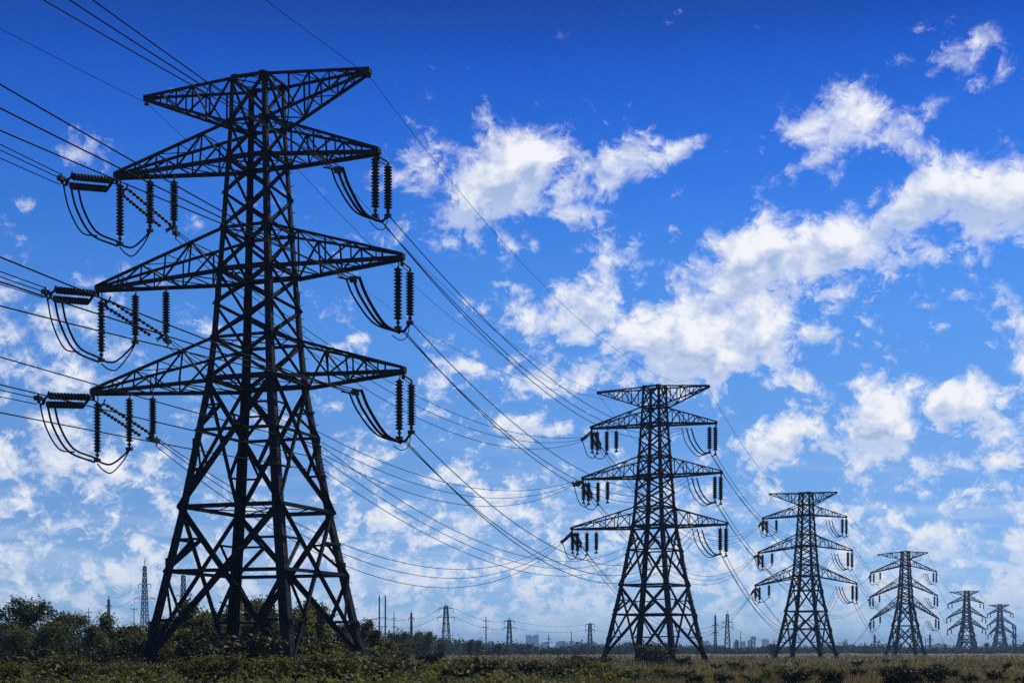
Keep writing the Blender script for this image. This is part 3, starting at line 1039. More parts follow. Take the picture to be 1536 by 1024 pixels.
GROUND = mat('dry_field', (0.060, 0.054, 0.026), rough=0.95, col2=(0.19, 0.155, 0.08), scale=0.09, bump=0.4, lo=0.32, hi=0.68)
g = grid_mesh('ground', -4200, 4200, -300, 6600, 40, 40, GROUND)
tag(g, 'flat field of dry grass and low scrub', None, None, 'structure')

# ------------------------------------------------------------------ leaves
LEAF = mat('shrub_leaves', (0.040, 0.046, 0.014), rough=0.65, col2=(0.150, 0.148, 0.044), scale=0.9, trans=0.36, rand=0.35, spec=0.25)
LEAF2 = mat('tree_leaves', (0.026, 0.034, 0.011), rough=0.65, col2=(0.100, 0.110, 0.034), scale=0.9, trans=0.38, rand=0.30, spec=0.25)
LEAF3 = mat('dark_bush_leaves', (0.016, 0.021, 0.009), rough=0.6, col2=(0.042, 0.048, 0.018), scale=1.2, trans=0.22, rand=0.25, spec=0.2)
LEAF4 = mat('far_leaves', (0.016, 0.026, 0.013), rough=0.7, col2=(0.045, 0.058, 0.025), scale=0.06, trans=0.2, spec=0.2)
BARK = mat('bark', (0.020, 0.016, 0.012), rough=0.9, col2=(0.05, 0.042, 0.032), scale=6.0, bump=0.3)
GRASS = mat('grass_blades', (0.042, 0.050, 0.017), rough=0.85, col2=(0.255, 0.20, 0.10), scale=0.16, trans=0.3, lo=0.33, hi=0.66, spec=0.2)


def leaf_mesh(name, cen, size, rnd, material, up=0.25):
    """many small leaf shaped faces at the given points"""
    n = len(cen)
    r = np.random.RandomState(rnd)
    nrm = r.normal(size=(n, 3)); nrm[:, 2] = np.abs(nrm[:, 2]) + up
    nrm /= np.linalg.norm(nrm, axis=1)[:, None]
    t = np.cross(nrm, r.normal(size=(n, 3)))
    t /= np.linalg.norm(t, axis=1)[:, None]
    b = np.cross(nrm, t)
    s = size * r.uniform(0.6, 1.3, n)
    s = s[:, None]
    v = np.empty((n, 4, 3), np.float32)
    bend = nrm * s * 0.14
    v[:, 0] = cen - t * s * 0.62 - bend
    v[:, 1] = cen + b * s * 0.32
    v[:, 2] = cen + t * s * 0.62 - bend
    v[:, 3] = cen - b * s * 0.32
    return raw_mesh(name, v.reshape(-1, 3), 4, material)


def raw_mesh(name, v, k, material):
    me = bpy.data.meshes.new(name)
    nv = len(v); nf = nv // k
    me.vertices.add(nv)
    me.vertices.foreach_set('co', np.ascontiguousarray(v, np.float32).ravel())
    me.loops.add(nv)
    me.loops.foreach_set('vertex_index', np.arange(nv, dtype=np.int32))
    me.polygons.add(nf)
    me.polygons.foreach_set('loop_start', np.arange(0, nv, k, dtype=np.int32))
    me.update(calc_edges=True)
    me.materials.append(material)
    return me


def plant_proto(seed, h, rad, shape, n_limb, n_leaf, size, material, trunk_r=0.09, low=0.12):
    """one plant: wood mesh and leaf mesh.  shape: 'tree', 'upright', 'bush'"""
    r = random.Random(seed)
    nr = np.random.RandomState(seed)
    w = MB()
    lean = Vector((r.uniform(-.06, .06) * h, r.uniform(-.06, .06) * h, 0))
    stems = 1 if shape == 'tree' else r.randint(2, 4) if shape == 'upright' else r.randint(5, 8)
    ends, wts = [], []
    for s in range(stems):
        a0 = r.uniform(0, 6.28)
        sp = 0 if shape == 'tree' else (0.35 if shape == 'upright' else 0.95) * rad
        top = Vector((math.cos(a0) * sp * r.uniform(.4, 1), math.sin(a0) * sp * r.uniform(.4, 1), h * r.uniform(.72, .95))) + lean
        ctrl = [Vector((math.cos(a0) * 0.06, math.sin(a0) * 0.06, -0.1)), Vector((top.x * .3 + r.uniform(-.1, .1), top.y * .3, top.z * .4)), Vector((top.x * .75, top.y * .75, top.z * .75)), top]
        path = bez(ctrl, 9)
        tr = trunk_r / stems ** 0.5
        w.tube(path, [tr * (1 - 0.85 * i / (len(path) - 1)) for i in range(len(path))], 6)
        nl = max(4, n_limb // stems)
        for k in range(nl):
            t = low + (1 - low) * (k + r.random()) / nl
            o = path[min(len(path) - 1, int(t * (len(path) - 1)))]
            zf = t
            if shape == 'tree':
                reach = rad * (0.45 + 0.75 * math.sin(math.pi * min(1, max(0.05, (zf - 0.05)) ** 0.8))) * r.uniform(.55, 1.1)
            elif shape == 'upright':
                reach = rad * (1.0 - 0.72 * zf) * r.uniform(.5, 1.15)
            else:
                reach = rad * (0.75 - 0.35 * zf) * r.uniform(.35, 1.0)
            a = r.uniform(0, 6.28)
            rise = r.uniform(.15, .75) * reach + (0.25 if shape != 'bush' else 0.1)
            e = o + Vector((math.cos(a) * reach, math.sin(a) * reach, rise))
            mid = o.lerp(e, .5) + Vector((0, 0, rise * .15))
            w.tube([o, mid, e], [tr * .32, tr * .2, tr * .06], 4)
            ends.append((o.lerp(e, .35), 0.6)); ends.append((mid.lerp(e, .3), 0.9)); ends.append((e, 1.0))
        ends.append((top, 0.8)); ends.append((top + Vector((r.uniform(-.1, .1), r.uniform(-.1, .1), h * .05)), 0.5))
    cl = np.array([tuple(e) for e, _ in ends]); wt = np.array([x for _, x in ends])
    idx = nr.choice(len(cl), n_leaf, p=wt / wt.sum())
    spread = np.array([0.085, 0.085, 0.07]) * (h * 0.5 + rad) * (0.9 if shape != 'bush' else 0.8)
    jit = nr.normal(size=(n_leaf, 3)) * spread * (0.6 + 0.9 * (idx % 7)[:, None] / 7)
    c = cl[idx] + jit
    c[:, 2] = np.maximum(c[:, 2], 0.04)
    lm = leaf_mesh('crown', c, size, seed, material)
    wm = w.build('wood', BARK)
    me = wm.data
    bpy.data.objects.remove(wm)
    return me, lm


def plant(proto, name, loc, s, rz, label, cat, group, sz=None, parts=('trunk', 'crown')):
    root = empty(name, loc, rz)
    root.scale = (s, s, sz or s)
    tag(root, label, cat, group)
    for nm, me in zip(parts, proto):
        o = bpy.data.objects.new(nm, me)
        COL.objects.link(o)
        o.parent = root
    return root


TREES = [plant_proto(11 + i, 7.0, 2.3, 'tree', 26, 5200, 0.26, LEAF2, 0.16, 0.16) for i in range(3)]
UPR = [plant_proto(31 + i, 5.6, 1.5, 'upright', 30, 4600, 0.24, LEAF2, 0.12, 0.08) for i in range(4)]
BUSH = [plant_proto(51 + i, 1.9, 1.5, 'bush', 30, 2300, 0.17, LEAF, 0.07, 0.05) for i in range(4)]
DARK = [plant_proto(71 + i, 1.4, 1.3, 'bush', 26, 1700, 0.16, LEAF3, 0.06, 0.05) for i in range(3)]


def groundpos(x, d):
    return Vector(((x - 768) / F * d, d, 0))


# trees at the left edge: column, top row, depth, prototype, label
near_trees = [
    (8, 926, 140, 1, 'dark bushy tree cut by the left edge of the picture'),
    (45, 897, 146, 0, 'tallest tree of the dark group near the left edge'),
    (73, 921, 138, 2, 'rounded dark tree just right of the tallest tree on the left'),
    (103, 911, 142, 1, 'dense upright tree at the right end of the left tree group'),
    (22, 935, 132, 2, 'low broad tree at the foot of the left tree group'),
]
for x, y, d, p, lab in near_trees:
    h = (EYE + (HOR - y) / F * d) * 1.1
    plant(TREES[p], 'broadleaf_tree', groundpos(x, d), h / 7.6, rng.uniform(0, 6), lab, 'tree', 'trees at the left edge')
up_trees = [
    (140, 934, 128, 'bushy young tree right of the left tree group'), (166, 924, 132, 'slender young tree halfway between the left tree group and the nearest pylon'),
    (197, 933, 126, 'young tree just left of the nearest pylon leg'), (222, 936, 131, 'low bushy tree behind the left leg of the nearest pylon'),
    (268, 918, 128, 'feathery young tree inside the left half of the nearest pylon base'), (292, 905, 122, 'upright young tree left of the rear leg of the nearest pylon'),
    (318, 912, 124, 'dark tree beside the rear leg of the nearest pylon'), (352, 912, 120, 'leafy tree covering the foot of the rear pylon leg'),
    (385, 893, 123, 'tallest young tree, inside the nearest pylon base just right of its rear leg'), (412, 916, 126, 'dark young tree just left of the front leg of the nearest pylon'),
    (465, 899, 121, 'pale leaved young tree just right of the front leg of the nearest pylon'), (492, 930, 124, 'low dark tree between the front and right legs of the nearest pylon'),
    (335, 920, 128, 'dark upright tree left of the tallest young tree, behind the rear leg'), (440, 915, 129, 'dark bushy tree hidden behind the front leg of the nearest pylon'),
    (245, 926, 126, 'young tree just right of the left leg of the nearest pylon'), (370, 908, 130, 'dense young tree behind the tallest young tree'),
    (523, 938, 128, 'small tree just left of the right leg of the nearest pylon'), (550, 932, 150, 'small pointed tree just right of the right leg of the nearest pylon'),
]
for i, (x, y, d, lab) in enumerate(up_trees):
    h = (EYE + (HOR - y) / F * d) * 1.1
    plant(UPR[i % 4], 'young_tree', groundpos(x, d), h / 6.0, rng.uniform(0, 6), lab, 'tree', 'young trees around the nearest pylon')
PALE = [plant_proto(91 + i, 5.0, 1.25, 'upright', 26, 3000, 0.24, LEAF, 0.10, 0.06) for i in range(3)]
for i, (x, y, d, lab) in enumerate([
        (300, 922, 118, 'pale green sapling between the left and rear legs of the nearest pylon'), (402, 906, 117, 'pale green sapling between the rear and front legs of the nearest pylon'),
        (368, 930, 112, 'short pale sapling in front of the rear leg of the nearest pylon'), (452, 918, 116, 'pale sapling just right of the front leg of the nearest pylon'),
        (478, 909, 118, 'tall pale sapling between the front and right legs of the nearest pylon'), (508, 934, 114, 'short pale sapling left of the right leg of the nearest pylon'),
        (560, 944, 120, 'pale sapling just outside the right leg of the nearest pylon'), (585, 960, 118, 'low pale sapling right of the nearest pylon in front of the twin poles'),
        (150, 946, 118, 'pale olive sapling right of the dark left tree group'), (182, 942, 116, 'pale olive sapling midway to the nearest pylon'), (208, 950, 112, 'low pale sapling by the left leg of the nearest pylon')]):
    h = EYE + (HOR - y) / F * d
    plant(PALE[i % 3], 'sapling', groundpos(x, d), h / 5.0, rng.uniform(0, 6), lab, 'sapling', 'saplings around the nearest pylon')
mid_trees = [(592, 948, 280, 'dark tree at the left of the clump right of the nearest pylon'), (606, 943, 290, 'tall tree in the dark clump right of the nearest pylon'),
             (625, 941, 300, 'tallest tree of the dark clump between the twin poles and the lattice tower'), (642, 946, 295, 'right hand tree of the dark clump left of the lattice tower'),
             (573, 954, 270, 'low tree in front of the twin poles'), (660, 958, 310, 'low bush like tree at the foot of the lattice tower'),
             (706, 958, 420, 'small pointed tree left of the two alike in the tree belt'), (718, 957, 425, 'small pointed tree right of the two alike in the tree belt'),
             (748, 962, 430, 'rounded small tree in the belt left of the distant twin arm tower'), (1159, 964, 520, 'rounded bluish tree just left of the third pylon'),
             (1480, 962, 900, 'rounded dark tree between the two last pylons'), (1404, 968, 800, 'small dark tree just right of the fourth pylon'), (1532, 969, 880, 'dark tree cut by the right edge of the picture')]
for i, (x, y, d, lab) in enumerate(mid_trees):
    h = EYE + (HOR - y) / F * d
    plant(TREES[i % 3], 'broadleaf_tree', groundpos(x, d), h / 7.6, rng.uniform(0, 6), lab, 'tree', 'trees in the middle distance', sz=h / 7.0)

# shrubs
def shrub(x, d, h, label, group, dark=False):
    pr = rng.choice(DARK if dark else BUSH)
    s = h / (1.55 if dark else 2.05)
    plant(pr, 'shrub', groundpos(x, d), s * rng.uniform(.95, 1.15), rng.uniform(0, 6), label, 'shrub', group, sz=s, parts=('stems', 'foliage'))


for k in range(64):
    x = -40 + 620 * (k + rng.random()) / 64
    d = rng.uniform(68, 108)
    top = rng.uniform(974, 1002) if k % 3 or (x < 600 and k % 2) else rng.uniform(952, 980)
    shrub(x, d, max(.6, EYE + (HOR - top) / F * d), 'leafy green shrub in the dense thicket below the nearest pylon', 'shrubs in the thicket below the nearest pylon', k % 3 == 0)
for k in range(30):
    x = 560 + 350 * (k + rng.random()) / 30
    d = rng.uniform(70, 105)
    top = rng.uniform(986, 1006)
    shrub(x, d, max(.45, EYE + (HOR - top) / F * d), 'leafy shrub in the scrub between the two nearest pylons', 'shrubs between the two nearest pylons', k % 3 == 0)
for k in range(34):
    x = 900 + 680 * (k + rng.random()) / 34
    d = rng.uniform(70, 92)
    top = rng.uniform(998, 1016)
    shrub(x, d, max(.4, EYE + (HOR - top) / F * d), 'low dark shrub in the grass along the bottom right', 'shrubs along the bottom right', k % 4 != 0)
for k in range(46):
    x = 580 + 1000 * (k + rng.random()) / 46
    d = 1 / rng.uniform(1 / 210, 1 / 84)
    shrub(x, d, rng.uniform(.4, .95), 'small olive scrub plant scattered in the dry grass', 'scrub plants scattered in the field', k % 2 == 0)
for k in range(22):
    x = 215 + 390 * (k + rng.random()) / 22
    d = rng.uniform(103, 118)
    top = rng.choice([rng.uniform(938, 958), rng.uniform(958, 984), rng.uniform(964, 986)])
    shrub(x, d, EYE + (HOR - top) / F * d, 'tall leafy shrub standing against the legs of the nearest pylon', 'tall shrubs at the feet of the nearest pylon', k % 4 == 0)
for x, d, top, lab in [(858, 120, 985, 'dark shrub in dry grass left of the second pylon'), (880, 125, 982, 'taller dark shrub just left of the second pylon'),
                       (978, 190, 966, 'tall dark bush inside the base of the second pylon'), (992, 185, 971, 'broad dark bush by the inner legs of the second pylon'),
                       (1018, 165, 984, 'dark shrub in front of the right leg of the second pylon'), (1040, 160, 990, 'low dark shrub at the right foot of the second pylon'),
                       (1100, 130, 992, 'small dark shrub in the grass right of the second pylon'), (1110, 118, 996, 'round dark shrub in the grass between the second and third pylons'),
                       (1213, 112, 1000, 'dark shrub in the grass in front of the third pylon'), (1345, 100, 1000, 'dark shrub in the grass in front of the fourth pylon'),
                       (905, 150, 984, 'small shrub at the left foot of the second pylon'), (640, 140, 975, 'shrub in front of the dark tree clump')]:
    shrub(x, d, EYE + (HOR - top) / F * d, lab, 'single shrubs in the field', True)

# low ground cover on the left, one mass
nr = np.random.RandomState(5)
n = 52000
dd = 1 / nr.uniform(1 / 135, 1 / 64, n)
xx = nr.uniform(-60, 960, n) + nr.normal(size=n) * 20
keep = nr.uniform(size=n) < np.clip((1010 - xx) / 420, 0.05, 1)
dd, xx = dd[keep], xx[keep]
X = (xx - 768) / F * dd
bumpy = 0.5 + 0.5 * np.sin(X * 0.9 + 1.3 * np.sin(dd * 0.4)) * np.sin(dd * 0.7 + X * 0.3)
Z = np.abs(nr.normal(size=len(dd))) * (0.16 + 0.42 * bumpy) + 0.03
me = leaf_mesh('undergrowth', np.stack([X, dd, Z], 1), 0.20, 9, LEAF)
o = bpy.data.objects.new('undergrowth', me); COL.objects.link(o)
tag(o, 'tangled low green undergrowth covering the ground below the nearest pylon', 'undergrowth', None, 'stuff')

# dry grass, one mass
n = 90000
dd = 1 / nr.uniform(1 / 620, 1 / 66, n)
xx = nr.uniform(-80, 1620, n)
keep = nr.uniform(size=n) < np.where(dd < 130, np.clip((xx - 380) / 420, 0.18, 1), 1)
dd, xx = dd[keep], xx[keep]
X = (xx - 768) / F * dd
n = len(dd)
patch = 0.5 + 0.5 * np.sin(X * 0.21 + 2 * np.sin(dd * 0.06)) * np.cos(dd * 0.13 + X * 0.07)
hh = nr.uniform(0.22, 0.55, n) * (0.6 + 0.9 * patch) * np.clip(dd / 150, 1, 1.5)
wd = np.clip(dd / 130, 0.5, 3.2) * nr.uniform(0.05, 0.10, n)
a = nr.uniform(0, 6.28, n)
lx, ly = nr.normal(size=n) * 0.22 * hh, nr.normal(size=n) * 0.22 * hh
v = np.zeros((n, 4, 3), np.float32)
cx, cyy = np.cos(a) * wd / 2, np.sin(a) * wd / 2
v[:, 0] = np.stack([X - cx, dd - cyy, np.zeros(n)], 1)
v[:, 1] = np.stack([X + cx, dd + cyy, np.zeros(n)], 1)
v[:, 2] = np.stack([X + cx * .7 + lx * .5, dd + cyy * .7 + ly * .5, hh * .6], 1)
v[:, 3] = np.stack([X + lx * 1.2, dd + ly * 1.2, hh], 1)
me = raw_mesh('dry_grass', v.reshape(-1, 3), 4, GRASS)
o = bpy.data.objects.new('dry_grass', me); COL.objects.link(o)
tag(o, 'tall dry grass standing all over the field', 'grass', None, 'stuff')

# far belt of trees, one mass along the far side of the field
cs, sizes = [], []
for k in range(1500):
    x = rng.uniform(-120, 1660)
    right = min(1, max(0, (x - 560) / 700))
    d = rng.uniform(440, 560) * (1 + 0.75 * right) + rng.uniform(0, 130)
    h = (6.0 - 0.4 * right) * rng.uniform(.45, 1.0) * (1 + .25 * math.sin(x * .021) + .15 * math.sin(x * .067))
    if x < 620: h *= 1.35
    nleaf = 70
    c = nr.normal(size=(nleaf, 3)) * np.array([h * .34, h * .34, h * .24]) + np.array([(x - 768) / F * d, d, h * .5])
    c[:, 2] = np.abs(c[:, 2])
    cs.append(c)
me = leaf_mesh('tree_belt', np.concatenate(cs), 1.05, 21, LEAF4)
o = bpy.data.objects.new('tree_belt', me); COL.objects.link(o)
tag(o, 'low dark belt of trees and bushes along the far side of the field', 'tree belt', None, 'stuff')

# ------------------------------------------------------------------ distant towers and poles
def lat_tower(x, top, d, base_px, neck_px, arms, label, pegs=False):
    """lattice tower: arms are (row, half width in pixels)"""
    s = d / F
    h = EYE + (HOR - top) * s
    root = empty('distant_lattice_tower', groundpos(x, d), -R(14))
    tag(root, label, 'tower', 'distant towers')
    b, t = base_px * s * 0.42, neck_px * s * 0.42
    zc = h * 0.94
    w = max(0.12, 0.9 * s)
    c = lambda su, s_v, z: Vector((su * (b + (t - b) * min(1, z / zc) ** 0.85), s_v * (b + (t - b) * min(1, z / zc) ** 0.85), z))
    m = MB()
    lv = [0]
    while lv[-1] < zc - 0.5:
        wd = (b + (t - b) * min(1, lv[-1] / zc) ** .85) * 2
        lv.append(min(zc, lv[-1] + max(wd * 1.25, h * 0.06)))
    for su in (-1, 1):
        for s_v in (-1, 1):
            for z0, z1 in zip(lv, lv[1:]):
                m.bar(c(su, s_v, z0), c(su, s_v, z1), w * 1.1)
    for a, e in FACES:
        for z0, z1 in zip(lv, lv[1:]):
            m.bar(c(*a, z0), c(*e, z1), w * .55); m.bar(c(*e, z0), c(*a, z1), w * .55)
            m.bar(c(*a, z1), c(*e, z1), w * .6)
    m.bar((0, 0, zc), (0, 0, h), w * .9)
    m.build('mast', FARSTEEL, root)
    for row, hw in arms:
        z = EYE + (HOR - row) * s
        u = hw * s
        m = MB()
        m.bar((-u, 0, z), (u, 0, z), w * .8)
        m.bar((-u, 0, z), (0, 0, z + u * .35), w * .5); m.bar((u, 0, z), (0, 0, z + u * .35), w * .5)
        for q in (-1, 1):
            m.bar((q * u, 0, z), (q * u, 0, z - max(1.4, 5 * s)), w * .7)
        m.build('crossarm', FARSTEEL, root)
    return root


def pole(x, top, d, arms, label, r_px=0.9, name='utility_pole', mat_=None):
    s = d / F
    h = EYE + (HOR - top) * s
    root = empty(name, groundpos(x, d), -R(16))
    tag(root, label, 'pole', 'distant poles')
    m = MB()
    m.tube([(0, 0, -.2), (0, 0, h * .5), (0, 0, h)], [r_px * s, r_px * s * .85, r_px * s * .6], 6)
    m.build('pole', mat_ or FARSTEEL, root)
    for row, hw in arms:
        z = EYE + (HOR - row) * s
        u = hw * s
        m = MB()
        m.bar((-u, 0, z), (u, 0, z), .7 * s)
        for q in (-1, 0.0, 1):
            m.bar((q * u, 0, z), (q * u, 0, z + 1.6 * s), .7 * s)
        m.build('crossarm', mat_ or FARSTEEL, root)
    return root


lat_tower(217, 839, 520, 15, 4, [(876, 10), (897, 17)], 'tall slim lattice tower behind the trees left of the nearest pylon')
lat_tower(275, 855, 560, 12, 5, [(893, 12)], 'slim lattice tower seen through the left side of the nearest pylon')
lat_tower(163, 893, 700, 6, 2.2, [(907, 4)], 'thin lattice mast between the left trees and the tall slim tower')
pole(133, 911, 800, [(918, 4)], 'short pole with one crossarm above the left trees')
pole(201, 911, 640, [(913, 5)], 'pole with angled head just left of the tall slim tower')
lat_tower(669, 903, 480, 17, 5, [(912, 11), (925, 13)], 'pale lattice tower with two crossarms in the middle of the tree line')
lat_tower(617, 915, 620, 5, 1.6, [(926, 4)], 'thin lattice mast just left of the two armed lattice tower')
pole(591, 917, 560, [(927, 3), (940, 2)], 'pole between the twin poles and the thin lattice mast', 1.0)
lat_tower(764, 926, 760, 11, 4, [(931, 8), (941, 10)], 'distant lattice tower with two arms left of the second pylon')
pole(729, 924, 640, [(931, 4), (940, 4)], 'tall thin pole with crossarms left of the distant two armed tower', 1.1)
lat_tower(885, 932, 900, 9, 4, [(936, 7), (944, 7)], 'distant narrow tower with two level arms just left of the second pylon')
pole(857, 946, 820, [], 'plain thin pole on the horizon left of the second pylon', 0.8)
pole(823, 951, 840, [(958, 3), (963, 5)], 'short pole with two crossarms at the horizon', 0.9)
pole(846, 962, 860, [], 'stubby pole at the horizon near the hazy buildings', 0.9)
lat_tower(1091, 915, 700, 11, 3, [(933, 8), (940, 8)], 'distant tapering lattice tower right of the second pylon')
lat_tower(1073, 919, 690, 5, 1.4, [(937, 5), (948, 5)], 'very slim mast just left of the tapering lattice tower')
pole(1111, 947, 800, [], 'thin bare pole right of the tapering lattice tower', 0.7)
lat_tower(1130, 953, 1200, 6, 5, [(955, 4)], 'tiny far tower left of the third pylon')
lat_tower(1105, 959, 1200, 4, 3, [(960, 3)], 'tiny dark tower beside the thin bare pole')
pole(1162, 957, 1000, [(962, 3)], 'tiny pole above the rounded bluish tree', 0.7)
lat_tower(1312, 950, 900, 4, 1.2, [(962, 4)], 'tiny mast left of the fourth pylon')
pole(1297, 962, 900, [(969, 4)], 'short thick pole between the third and fourth pylons', 1.1)
pole(1318, 960, 950, [(963, 3)], 'short pole just left of the fourth pylon', .8)
pole(1388, 955, 1000, [], 'thin pole just right of the fourth pylon', .8)
lat_tower(1395, 950, 1100, 4, 1.5, [(958, 4)], 'tiny mast in front of the hazy works on the right')

# twin poles with a beam, and the portal frames
def twin(x0, x1, top, d, beam_rows, label, r_px=1.4):
    s = d / F
    h = EYE + (HOR - top) * s
    root = empty('twin_pole_frame', groundpos((x0 + x1) / 2, d))
    tag(root, label, 'pole frame', 'twin pole frames')
    w = (x1 - x0) / 2 * s
    for q in (-1, 1):
        m = MB()
        m.tube([(q * w, 0, -.2), (q * w, 0, h)], [r_px * s, r_px * s * .7], 6)
        m.bar((q * w, 0, h), (q * w - 1.4 * s, 0, h + 1.6 * s), .6 * s)
        m.build('pole', FARSTEEL, root)
    m = MB()
    for row, ext_ in beam_rows:
        z = EYE + (HOR - row) * s
        m.bar((-w - ext_ * s, 0, z), (w + ext_ * s, 0, z), .9 * s)
    m.build('crossbeam', FARSTEEL, root)


twin(569, 578, 893, 430, [(926, 3), (939, 4)], 'tall twin poles joined by beams right of the nearest pylon')
twin(1520, 1523.5, 938, 900, [(953, 5)], 'pair of close tall poles beside the last pylon')
twin(1417, 1432, 967, 800, [(968, 1)], 'low portal frame of thin posts between the fourth and fifth pylons', .8)
twin(1463, 1474, 968, 820, [(969, 1)], 'low portal frame of thin posts at the foot of the fifth pylon', .8)
twin(865, 873, 962, 850, [(964, 1)], 'low portal frame at the horizon left of the second pylon', .8)

# thin wires between the distant poles
def far_wire(a, b, sag, label):
    p, q = at(*a), at(*b)
    pts = [p.lerp(q, i / 20) - Vector((0, 0, 4 * sag * (i / 20) * (1 - i / 20))) for i in range(21)]
    cable('distant_wire', pts, 0.055, label, 'wire', 'thin wires between the distant poles', 4)


far_wire((200, 897, 520), (163, 906, 700), 2.0, 'thin far wire from the tall slim tower down to the thin lattice mast')
far_wire((207, 876, 520), (163, 895, 700), 2.0, 'upper far wire from the tall slim tower to the thin lattice mast')
far_wire((163, 906, 700), (133, 918, 800), 1.0, 'thin far wire from the lattice mast to the short pole')
far_wire((133, 918, 800), (-30, 930, 900), 1.5, 'thin far wire leaving the short pole over the left trees')
far_wire((234, 897, 520), (275, 893, 560), 1.2, 'thin far wire between the two slim towers left of the nearest pylon')
far_wire((682, 912, 480), (764, 931, 760), 2.0, 'thin far wire from the two armed tower to the next lattice tower')
far_wire((682, 925, 480), (764, 941, 760), 2.0, 'lower far wire from the two armed tower to the next lattice tower')
far_wire((658, 912, 480), (617, 926, 620), 1.5, 'thin far wire from the two armed tower left to the thin mast')
far_wire((656, 925, 480), (591, 940, 560), 1.5, 'lower far wire from the two armed tower left to the pole')
far_wire((617, 926, 620), (576, 926, 430), 1.0, 'thin far wire from the twin poles to the thin mast')
far_wire((568, 926, 430), (430, 915, 300), 1.5, 'thin far wire running left from the twin poles behind the nearest pylon')
far_wire((772, 941, 760), (880, 944, 900), 2.0, 'thin far wire between the lattice tower and the narrow tower by the second pylon')
far_wire((770, 931, 760), (880, 936, 900), 2.0, 'upper far wire from the lattice tower to the narrow tower by the second pylon')
far_wire((891, 944, 900), (1070, 948, 690), 3.0, 'thin far wire passing behind the second pylon')
far_wire((1099, 940, 700), (1162, 962, 1000), 2.0, 'thin far wire from the tapering tower toward the third pylon')

# ------------------------------------------------------------------ the far town
def city_mat(name, c):
    m = mat(name, c, rough=0.9, var=0.12, scale=0.02)
    t = m.node_tree
    b = t.nodes['Principled BSDF']
    src = b.inputs['Base Color'].links[0].from_socket
    co = t.nodes.new('ShaderNodeTexCoord')
    br = t.nodes.new('ShaderNodeTexBrick')
    br.offset = 0
    br.inputs['Scale'].default_value = 1.0
    br.inputs['Brick Width'].default_value = 3.2
    br.inputs['Row Height'].default_value = 3.0
    br.inputs['Mortar Size'].default_value = 0.8
    br.inputs['Color1'].default_value = (*[x * .55 for x in c], 1)
    br.inputs['Color2'].default_value = (*[x * .7 for x in c], 1)
    sx = t.nodes.new('ShaderNodeSeparateXYZ'); cb = t.nodes.new('ShaderNodeCombineXYZ')
    t.links.new(co.outputs['Object'], sx.inputs[0])
    t.links.new(sx.outputs[0], cb.inputs[0]); t.links.new(sx.outputs[2], cb.inputs[1])
    t.links.new(cb.outputs[0], br.inputs['Vector'])
    t.links.new(src, br.inputs['Mortar'])
    t.links.new(br.outputs['Color'], b.inputs['Base Color'])
    return m


CITY = [city_mat('town_wall', (0.42, 0.44, 0.47)), city_mat('town_wall_dark', (0.28, 0.30, 0.33))]
ROOF = mat('town_roof', (0.22, 0.22, 0.23), rough=0.9, var=0.2)


def building(x0, x1, top, d, label, dark=0, blocks=(), name='distant_building'):
    d *= 1.9
    s = d / F
    w, h = (x1 - x0) * s, EYE + (HOR - top) * s
    root = empty(name, groundpos((x0 + x1) / 2, d), R(rng.uniform(-8, 8)))
    tag(root, label, 'building', 'buildings of the far town')
    m = MB()
    if not blocks:
        blocks = [(0, 1, 1)]
    roof = MB()
    for a, b_, f in blocks:
        m.box((w * ((a + b_) / 2 - .5), 0, h * f / 2), (w * (b_ - a), 18, h * f))
        roof.box((w * ((a + b_) / 2 - .5), 0, h * f + .4), (w * (b_ - a) + .6, 18.6, .8))
        roof.box((w * ((a + b_) / 2 - .5) + w * (b_ - a) * .2, 2, h * f + 1.8), (w * (b_ - a) * .3, 6, 2.2))
    m.build('wall', CITY[dark], root)
    roof.build('roof', ROOF, root)


tw = [(0, .42, .97), (.42, .6, .9), (.6, 1, 1)]
building(789, 808, 952, 2700, 'pale blue high rise pair on the horizon below the wires left of the second pylon', 0, tw)
building(726, 746, 961, 2500, 'hazy blue block on the horizon above the tree belt, leftmost of the far town', 1, [(0, .35, .8), (.35, .7, 1), (.7, 1, .7)])
building(690, 703, 964, 2500, 'small hazy block right of the pale two armed tower', 1)
building(770, 784, 964, 2600, 'low hazy block just left of the pale high rise pair', 1, [(0, .5, 1), (.5, 1, .8)])
building(812, 822, 963, 2600, 'small hazy block just right of the pale high rise pair', 1)
building(834, 852, 961, 2500, 'left half of the long hazy terrace left of the second pylon', 1, [(0, .3, .9), (.3, .75, 1), (.75, 1, .85)])
building(853, 872, 961, 2520, 'right half of the long hazy terrace left of the second pylon', 1, [(0, .4, 1), (.4, 1, .9)])
building(874, 893, 962, 2480, 'hazy block behind the narrow tower left of the second pylon', 1, [(0, .5, .85), (.5, 1, 1)])
building(899, 912, 966, 2500, 'low hazy block just left of the second pylon legs', 0)
building(930, 960, 964, 2400, 'wide low block seen between the legs of the second pylon', 1, [(0, .2, .8), (.2, .6, 1), (.6, 1, .85)])
building(1065, 1083, 966, 2300, 'hazy block below the slim mast right of the second pylon', 1, [(0, .6, 1), (.6, 1, .8)])
building(1053, 1064, 961, 3000, 'pale block left of the slim mast right of the second pylon', 0)
building(1112, 1118, 962, 2200, 'narrow dark tower block right of the tapering lattice tower', 1)
building(1100, 1109, 964, 2200, 'dark squat block below the tapering lattice tower', 1)
building(1122, 1127, 960, 2400, 'thin block left of the tiny far tower', 1)
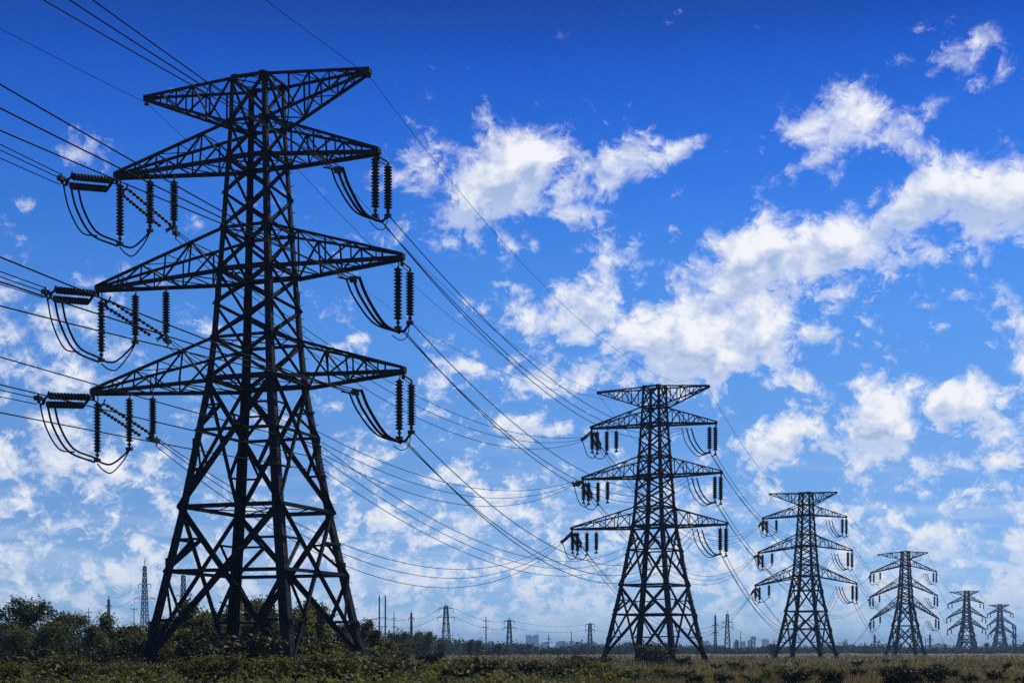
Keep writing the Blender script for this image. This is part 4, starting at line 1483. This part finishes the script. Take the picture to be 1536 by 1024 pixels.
building(1143, 1156, 958, 2900, 'pale stepped high rise just left of the rounded bluish tree', 0, [(0, .62, 1), (.62, .8, .9), (.8, 1, .6)])
building(1265, 1272, 959, 2900, 'pale tapering high rise between the third and fourth pylons', 0, [(0, .3, .8), (.3, .8, 1), (.8, 1, .7)])
building(1276, 1290, 967, 2400, 'low dark block right of the pale tapering high rise', 1, [(0, .5, 1), (.5, 1, .7)])
building(1340, 1348, 962, 2500, 'hazy block behind the legs of the fourth pylon', 0)
building(1384, 1398, 967, 2000, 'left block of the hazy works between the fourth and fifth pylons', 1, [(0, .5, .8), (.5, 1, 1)])
building(1399, 1419, 965, 2050, 'right, stepped block of the hazy works left of the fifth pylon', 1, [(0, .3, .85), (.3, .55, 1), (.55, 1, .9)])
building(560, 580, 966, 2400, 'low block behind the twin poles right of the nearest pylon', 0)
for k, (x0, x1, top, d) in enumerate([(1170, 1200, 969, 2600), (1215, 1262, 970, 2700), (1300, 1330, 970, 2600), (1440, 1475, 970, 2300), (1490, 1540, 969, 2300), (640, 688, 969, 2700)]):
    building(x0, x1, top, d, ['long low hazy shed behind the left legs of the third pylon', 'long low hazy shed just right of the third pylon', 'low hazy shed left of the fourth pylon',
                              'low hazy shed behind the fifth pylon', 'low hazy shed behind the last pylon', 'long low hazy shed behind the two armed lattice tower'][k], k % 2, [(0, .25, .8), (.25, .5, 1), (.5, .8, .75), (.8, 1, .95)])

# ------------------------------------------------------------------ air
hz = MB()
hz.box((0, 3100, 26.5), (8800, 7200, 57.0))
hm = bpy.data.materials.new('haze')
hm.use_nodes = True
t = hm.node_tree
t.nodes.clear()
pv = t.nodes.new('ShaderNodeVolumePrincipled')
pv.inputs['Color'].default_value = (0.40, 0.66, 1.0, 1)
pv.inputs['Density'].default_value = 1.7e-4
pv.inputs['Anisotropy'].default_value = 0.0
mo = t.nodes.new('ShaderNodeOutputMaterial')
t.links.new(pv.outputs[0], mo.inputs['Volume'])
h = hz.build('haze', hm)
tag(h, 'thin bluish air over the whole field', None, None, 'stuff')
